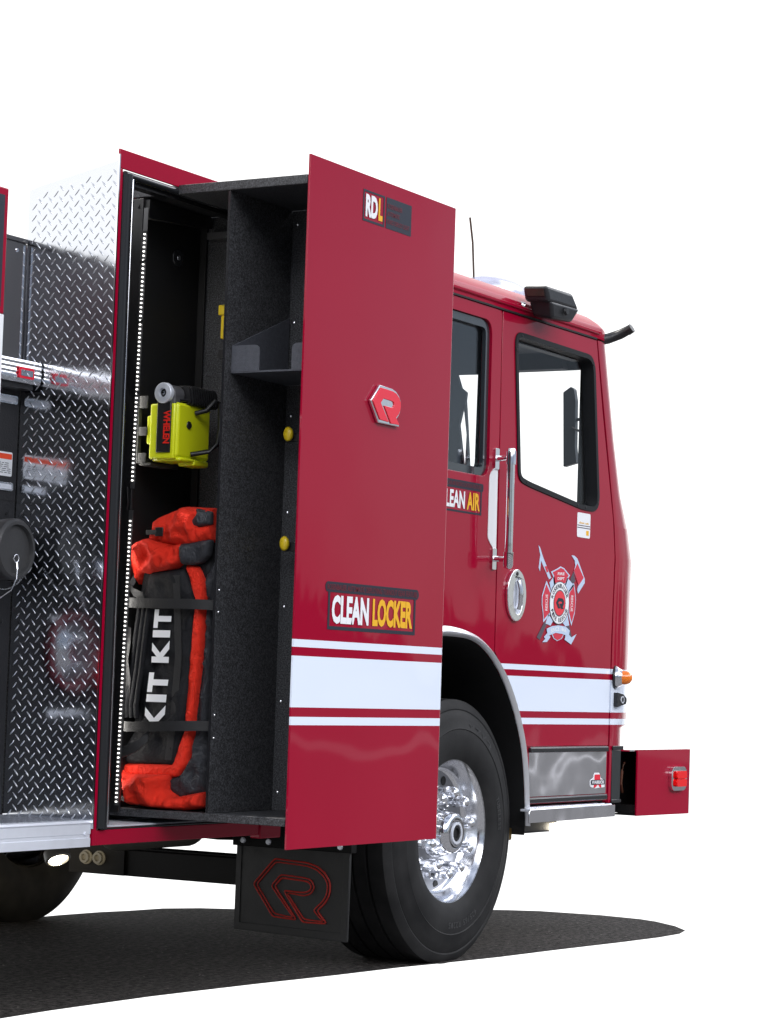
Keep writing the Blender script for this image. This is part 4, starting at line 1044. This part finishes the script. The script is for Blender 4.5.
for ya, yb, za, zb, sk in ((-.010, .062, 1.180, 1.362, .006), (-.008, .075, .955, 1.146, .014)):
    for c, u0, u1 in (('K', 0, .42), ('I', .475, .61), ('T', .65, 1.)):
        def fn(u, v): uu = u0+(u1-u0)*u; return (.387-.0025*math.sin(PI*uu), ya+(yb-ya)*v+sk*(1-uu), za+(zb-za)*uu)
        lettering(B(), c, fn, .055).build('printed_letter', 'white', G)

# =====================================================================  PORTABLE LIGHT
S = thing('portable_scene_light', 'lime yellow portable work light clipped to the left locker wall', 'work light', (.47, .07, 1.87))
b = B(); b.box(.375, .575, -.012, .090, 1.885, 2.075); b.build('case', 'lime', S, bevel=.012, seg=3)
b = B(); b.box(.366, .392, -.004, .100, 1.878, 2.07); b.box(.37, .44, .08, .115, 1.93, 2.03); b.box(.385, .50, -.018, .10, 1.872, 1.886); b.box(.47, .56, -.02, .05, 1.862, 1.884); b.build('case_ribs', 'lime', S, bevel=.006)
B().box(.359, .3665, .008, .066, 1.90, 2.075).build('name_plate', 'blackpl', S, bevel=.003)
b = B(); lettering(b, 'WHELEN', lambda u, v: (.3585, .045+.028*v, 2.045-.115*u), .04)
b.v = [(p[0], .082-p[1], p[2]) for p in b.v]; b.build('name_letters', simple('red_print', (.8, .02, .01), .4), S)
b = B(); b.tube([(.368, .035, 2.098), (.40, .035, 2.10), (.43, .035, 2.10)], .036, 24); b.box(.37, .42, .0, .070, 2.055, 2.10); b.build('head_cap', simple('grey_casting', (.08, .08, .085), .4), S, bevel=.006)
b = B(); b.lathe((.369, .040, 2.105), (-1, 0, 0), [(0, .036), (.014, .036), (.018, .033), (.019, .016), (.008, .014)], 32, cap=False); b.build('head_ring', 'brushed', S, smooth=45)
B().lathe((.362, .040, 2.105), (-1, 0, 0), [(-.01, .014), (.0, .013), (.001, .006), (.004, .005), (.004, .001)], 20).build('head_lens', 'blackpl', S)
B().lathe((.357, .040, 2.105), (-1, 0, 0), [(0, .006), (.004, .004)], 12).build('head_screw', 'alu', S)
b = B(); b.prism(rpoly([(-.025, 2.072), (.085, 2.072), (.085, 2.135), (-.015, 2.135)], .014), 'x', .43, .60)
for i in range(11): b.prism(rpoly([(-.029, 2.070), (.088, 2.070), (.088, 2.139), (-.018, 2.139)], .014), 'x', .442+i*.014, .449+i*.014)
b.build('head_barrel', 'blackpl', S)
b = B(); b.tube([(.475, -.014, 2.045), (.49, -.05, 2.055), (.51, -.072, 2.09), (.53, -.08, 2.085), (.535, -.08, 2.0), (.525, -.08, 1.94), (.50, -.06, 1.915), (.455, -.014, 1.90)], .0085, 10); b.build('carry_handle', 'blackpl', S, smooth=60)
b = B(); b.lathe((.44, -.013, 2.0), (0, -1, 0), [(0, .014), (.004, .012)], 16); b.tube([(.40, -.0, 2.082), (.45, -.015, 2.087), (.50, -.01, 2.08)], .006, 8); b.build('port_cap', 'blackpl', S)
bk = B(); bk.box(.365, .385, .146, .172, 1.865, 2.098); bk.box(.366, .372, .112, .146, 1.865, 1.90); bk.box(.366, .372, .112, .146, 2.055, 2.098); bk.box(.38, .62, .15, .1735, 1.865, 1.885); bk.box(.38, .52, .10, .15, 1.858, 1.868)
bk.box(.366, .372, .112, .146, 1.96, 1.99)
bk.build('charger_bracket', simple('bracket_grey', (.06, .06, .057), .5, metal=.3), lk, bevel=.002)

# =====================================================================  YELLOW-TOPPED TOOL
K = thing('hand_tool', 'slim hand tool with yellow head clipped behind the locker divider', 'tool', (.72, -.02, 2.16))
tx = .735; ty = .046
b = B(); b.box(tx-.03, tx, ty-.014, ty+.018, 2.425, 2.462); b.box(tx-.026, tx-.004, ty-.018, ty+.008, 2.34, 2.424)
b.build('head', 'knob', K, bevel=.004)
B().cyl((tx-.015, ty-.008, 2.36), (tx-.015, ty-.008, 2.22), .008, n=14).build('shaft', 'alu', K)
B().box(tx-.03, tx+.01, ty-.022, ty+.01, 2.27, 2.30).build('clip', 'blackpl', K)

# =====================================================================  CAMERA
cam = bpy.data.cameras.new('camera'); co = bpy.data.objects.new('camera', cam); col.objects.link(co); sc.camera = co
R = Matrix(((0.5016826506655224, -0.07609599574267704, -0.8616982751828773), (-0.8644196654023232, -0.006026630249144712, -0.5027348424304563), (0.03306297153843046, 0.9970822830437669, -0.06880233101631343)))
co.matrix_world = Matrix.Translation((-6.64, -4.93, 1.1303)) @ R.to_4x4()
cam.sensor_fit = 'VERTICAL'; cam.sensor_height = 36; cam.lens = 2502.567/1024*36; cam.clip_end = 500; cam.clip_start = .05

# =====================================================================  LIGHT
EL, AZ = math.radians(68), math.radians(100)          # sun high, a little beyond the vehicle
sdv = Vector((math.cos(EL)*math.cos(AZ), math.cos(EL)*math.sin(AZ), math.sin(EL)))
su = bpy.data.lights.new('sun', 'SUN'); su.energy = 2.0; su.angle = math.radians(.55); su.color = (1, .95, .88)
so = bpy.data.objects.new('sun', su); col.objects.link(so); so.rotation_euler = sdv.to_track_quat('Z', 'Y').to_euler()
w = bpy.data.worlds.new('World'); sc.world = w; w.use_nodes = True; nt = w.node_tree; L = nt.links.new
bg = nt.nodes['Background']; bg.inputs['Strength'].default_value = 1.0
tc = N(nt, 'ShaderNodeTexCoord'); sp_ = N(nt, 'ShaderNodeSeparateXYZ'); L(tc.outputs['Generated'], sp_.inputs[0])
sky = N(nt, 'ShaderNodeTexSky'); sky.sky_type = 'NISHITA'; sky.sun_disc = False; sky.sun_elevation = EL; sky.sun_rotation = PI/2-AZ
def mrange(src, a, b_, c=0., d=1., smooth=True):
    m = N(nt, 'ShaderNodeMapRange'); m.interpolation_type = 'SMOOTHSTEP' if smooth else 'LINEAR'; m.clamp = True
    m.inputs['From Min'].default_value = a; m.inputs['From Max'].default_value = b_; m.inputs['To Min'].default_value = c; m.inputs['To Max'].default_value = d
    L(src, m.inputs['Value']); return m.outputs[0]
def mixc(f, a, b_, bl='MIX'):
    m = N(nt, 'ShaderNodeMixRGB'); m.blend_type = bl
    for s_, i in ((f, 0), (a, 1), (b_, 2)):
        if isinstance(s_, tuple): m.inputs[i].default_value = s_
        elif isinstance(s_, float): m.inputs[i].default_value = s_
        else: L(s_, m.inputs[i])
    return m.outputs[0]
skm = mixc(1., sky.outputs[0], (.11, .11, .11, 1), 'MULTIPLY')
# viewer-side sky: dim low and overhead, bright band added to light the near side
skyband = mixc(mrange(sp_.outputs['Z'], .28, .52), (.185, .19, .215, 1), (3.9, 3.95, 4.1, 1))
skyband = mixc(mrange(sp_.outputs['Z'], .58, .78), skyband, (.35, .38, .45, 1))
nearsky = mixc(.25, skyband, skm)
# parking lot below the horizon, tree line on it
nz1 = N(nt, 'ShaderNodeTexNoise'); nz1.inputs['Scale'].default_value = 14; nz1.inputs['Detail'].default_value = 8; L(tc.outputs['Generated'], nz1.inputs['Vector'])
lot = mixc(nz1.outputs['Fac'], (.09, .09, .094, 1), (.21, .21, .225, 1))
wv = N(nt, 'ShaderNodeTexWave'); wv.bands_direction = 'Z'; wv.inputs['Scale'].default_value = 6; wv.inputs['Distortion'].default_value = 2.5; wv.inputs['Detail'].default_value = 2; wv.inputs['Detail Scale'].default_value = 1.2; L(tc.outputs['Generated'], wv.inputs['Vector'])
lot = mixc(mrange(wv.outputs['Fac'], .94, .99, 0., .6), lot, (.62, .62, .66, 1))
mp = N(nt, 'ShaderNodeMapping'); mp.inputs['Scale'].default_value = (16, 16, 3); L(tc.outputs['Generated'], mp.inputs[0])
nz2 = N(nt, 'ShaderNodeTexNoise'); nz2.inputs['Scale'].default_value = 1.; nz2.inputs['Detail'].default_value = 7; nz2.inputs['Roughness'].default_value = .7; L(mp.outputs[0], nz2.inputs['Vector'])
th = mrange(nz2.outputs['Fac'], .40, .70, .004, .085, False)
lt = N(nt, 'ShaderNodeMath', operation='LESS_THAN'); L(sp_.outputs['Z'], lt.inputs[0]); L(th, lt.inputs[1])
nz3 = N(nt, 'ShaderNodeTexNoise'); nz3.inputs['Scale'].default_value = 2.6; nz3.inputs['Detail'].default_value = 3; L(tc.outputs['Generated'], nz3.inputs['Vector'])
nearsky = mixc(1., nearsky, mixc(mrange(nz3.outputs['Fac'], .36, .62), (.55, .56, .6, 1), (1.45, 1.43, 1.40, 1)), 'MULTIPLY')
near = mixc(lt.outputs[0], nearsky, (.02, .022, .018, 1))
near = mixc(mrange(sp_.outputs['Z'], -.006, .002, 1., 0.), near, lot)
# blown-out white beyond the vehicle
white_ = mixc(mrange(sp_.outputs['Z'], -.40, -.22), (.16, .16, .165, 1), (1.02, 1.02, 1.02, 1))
white = mixc(mrange(sp_.outputs['Z'], .36, .7), white_, (.30, .33, .38, 1))  # dimmed higher up to keep light off the roof
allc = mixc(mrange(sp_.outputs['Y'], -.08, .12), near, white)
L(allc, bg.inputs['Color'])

sc.view_settings.view_transform = 'Standard'; sc.view_settings.look = 'None'; sc.view_settings.exposure = .6; sc.view_settings.gamma = 1
sc.render.engine = 'CYCLES'
sc.cycles.max_bounces = 8
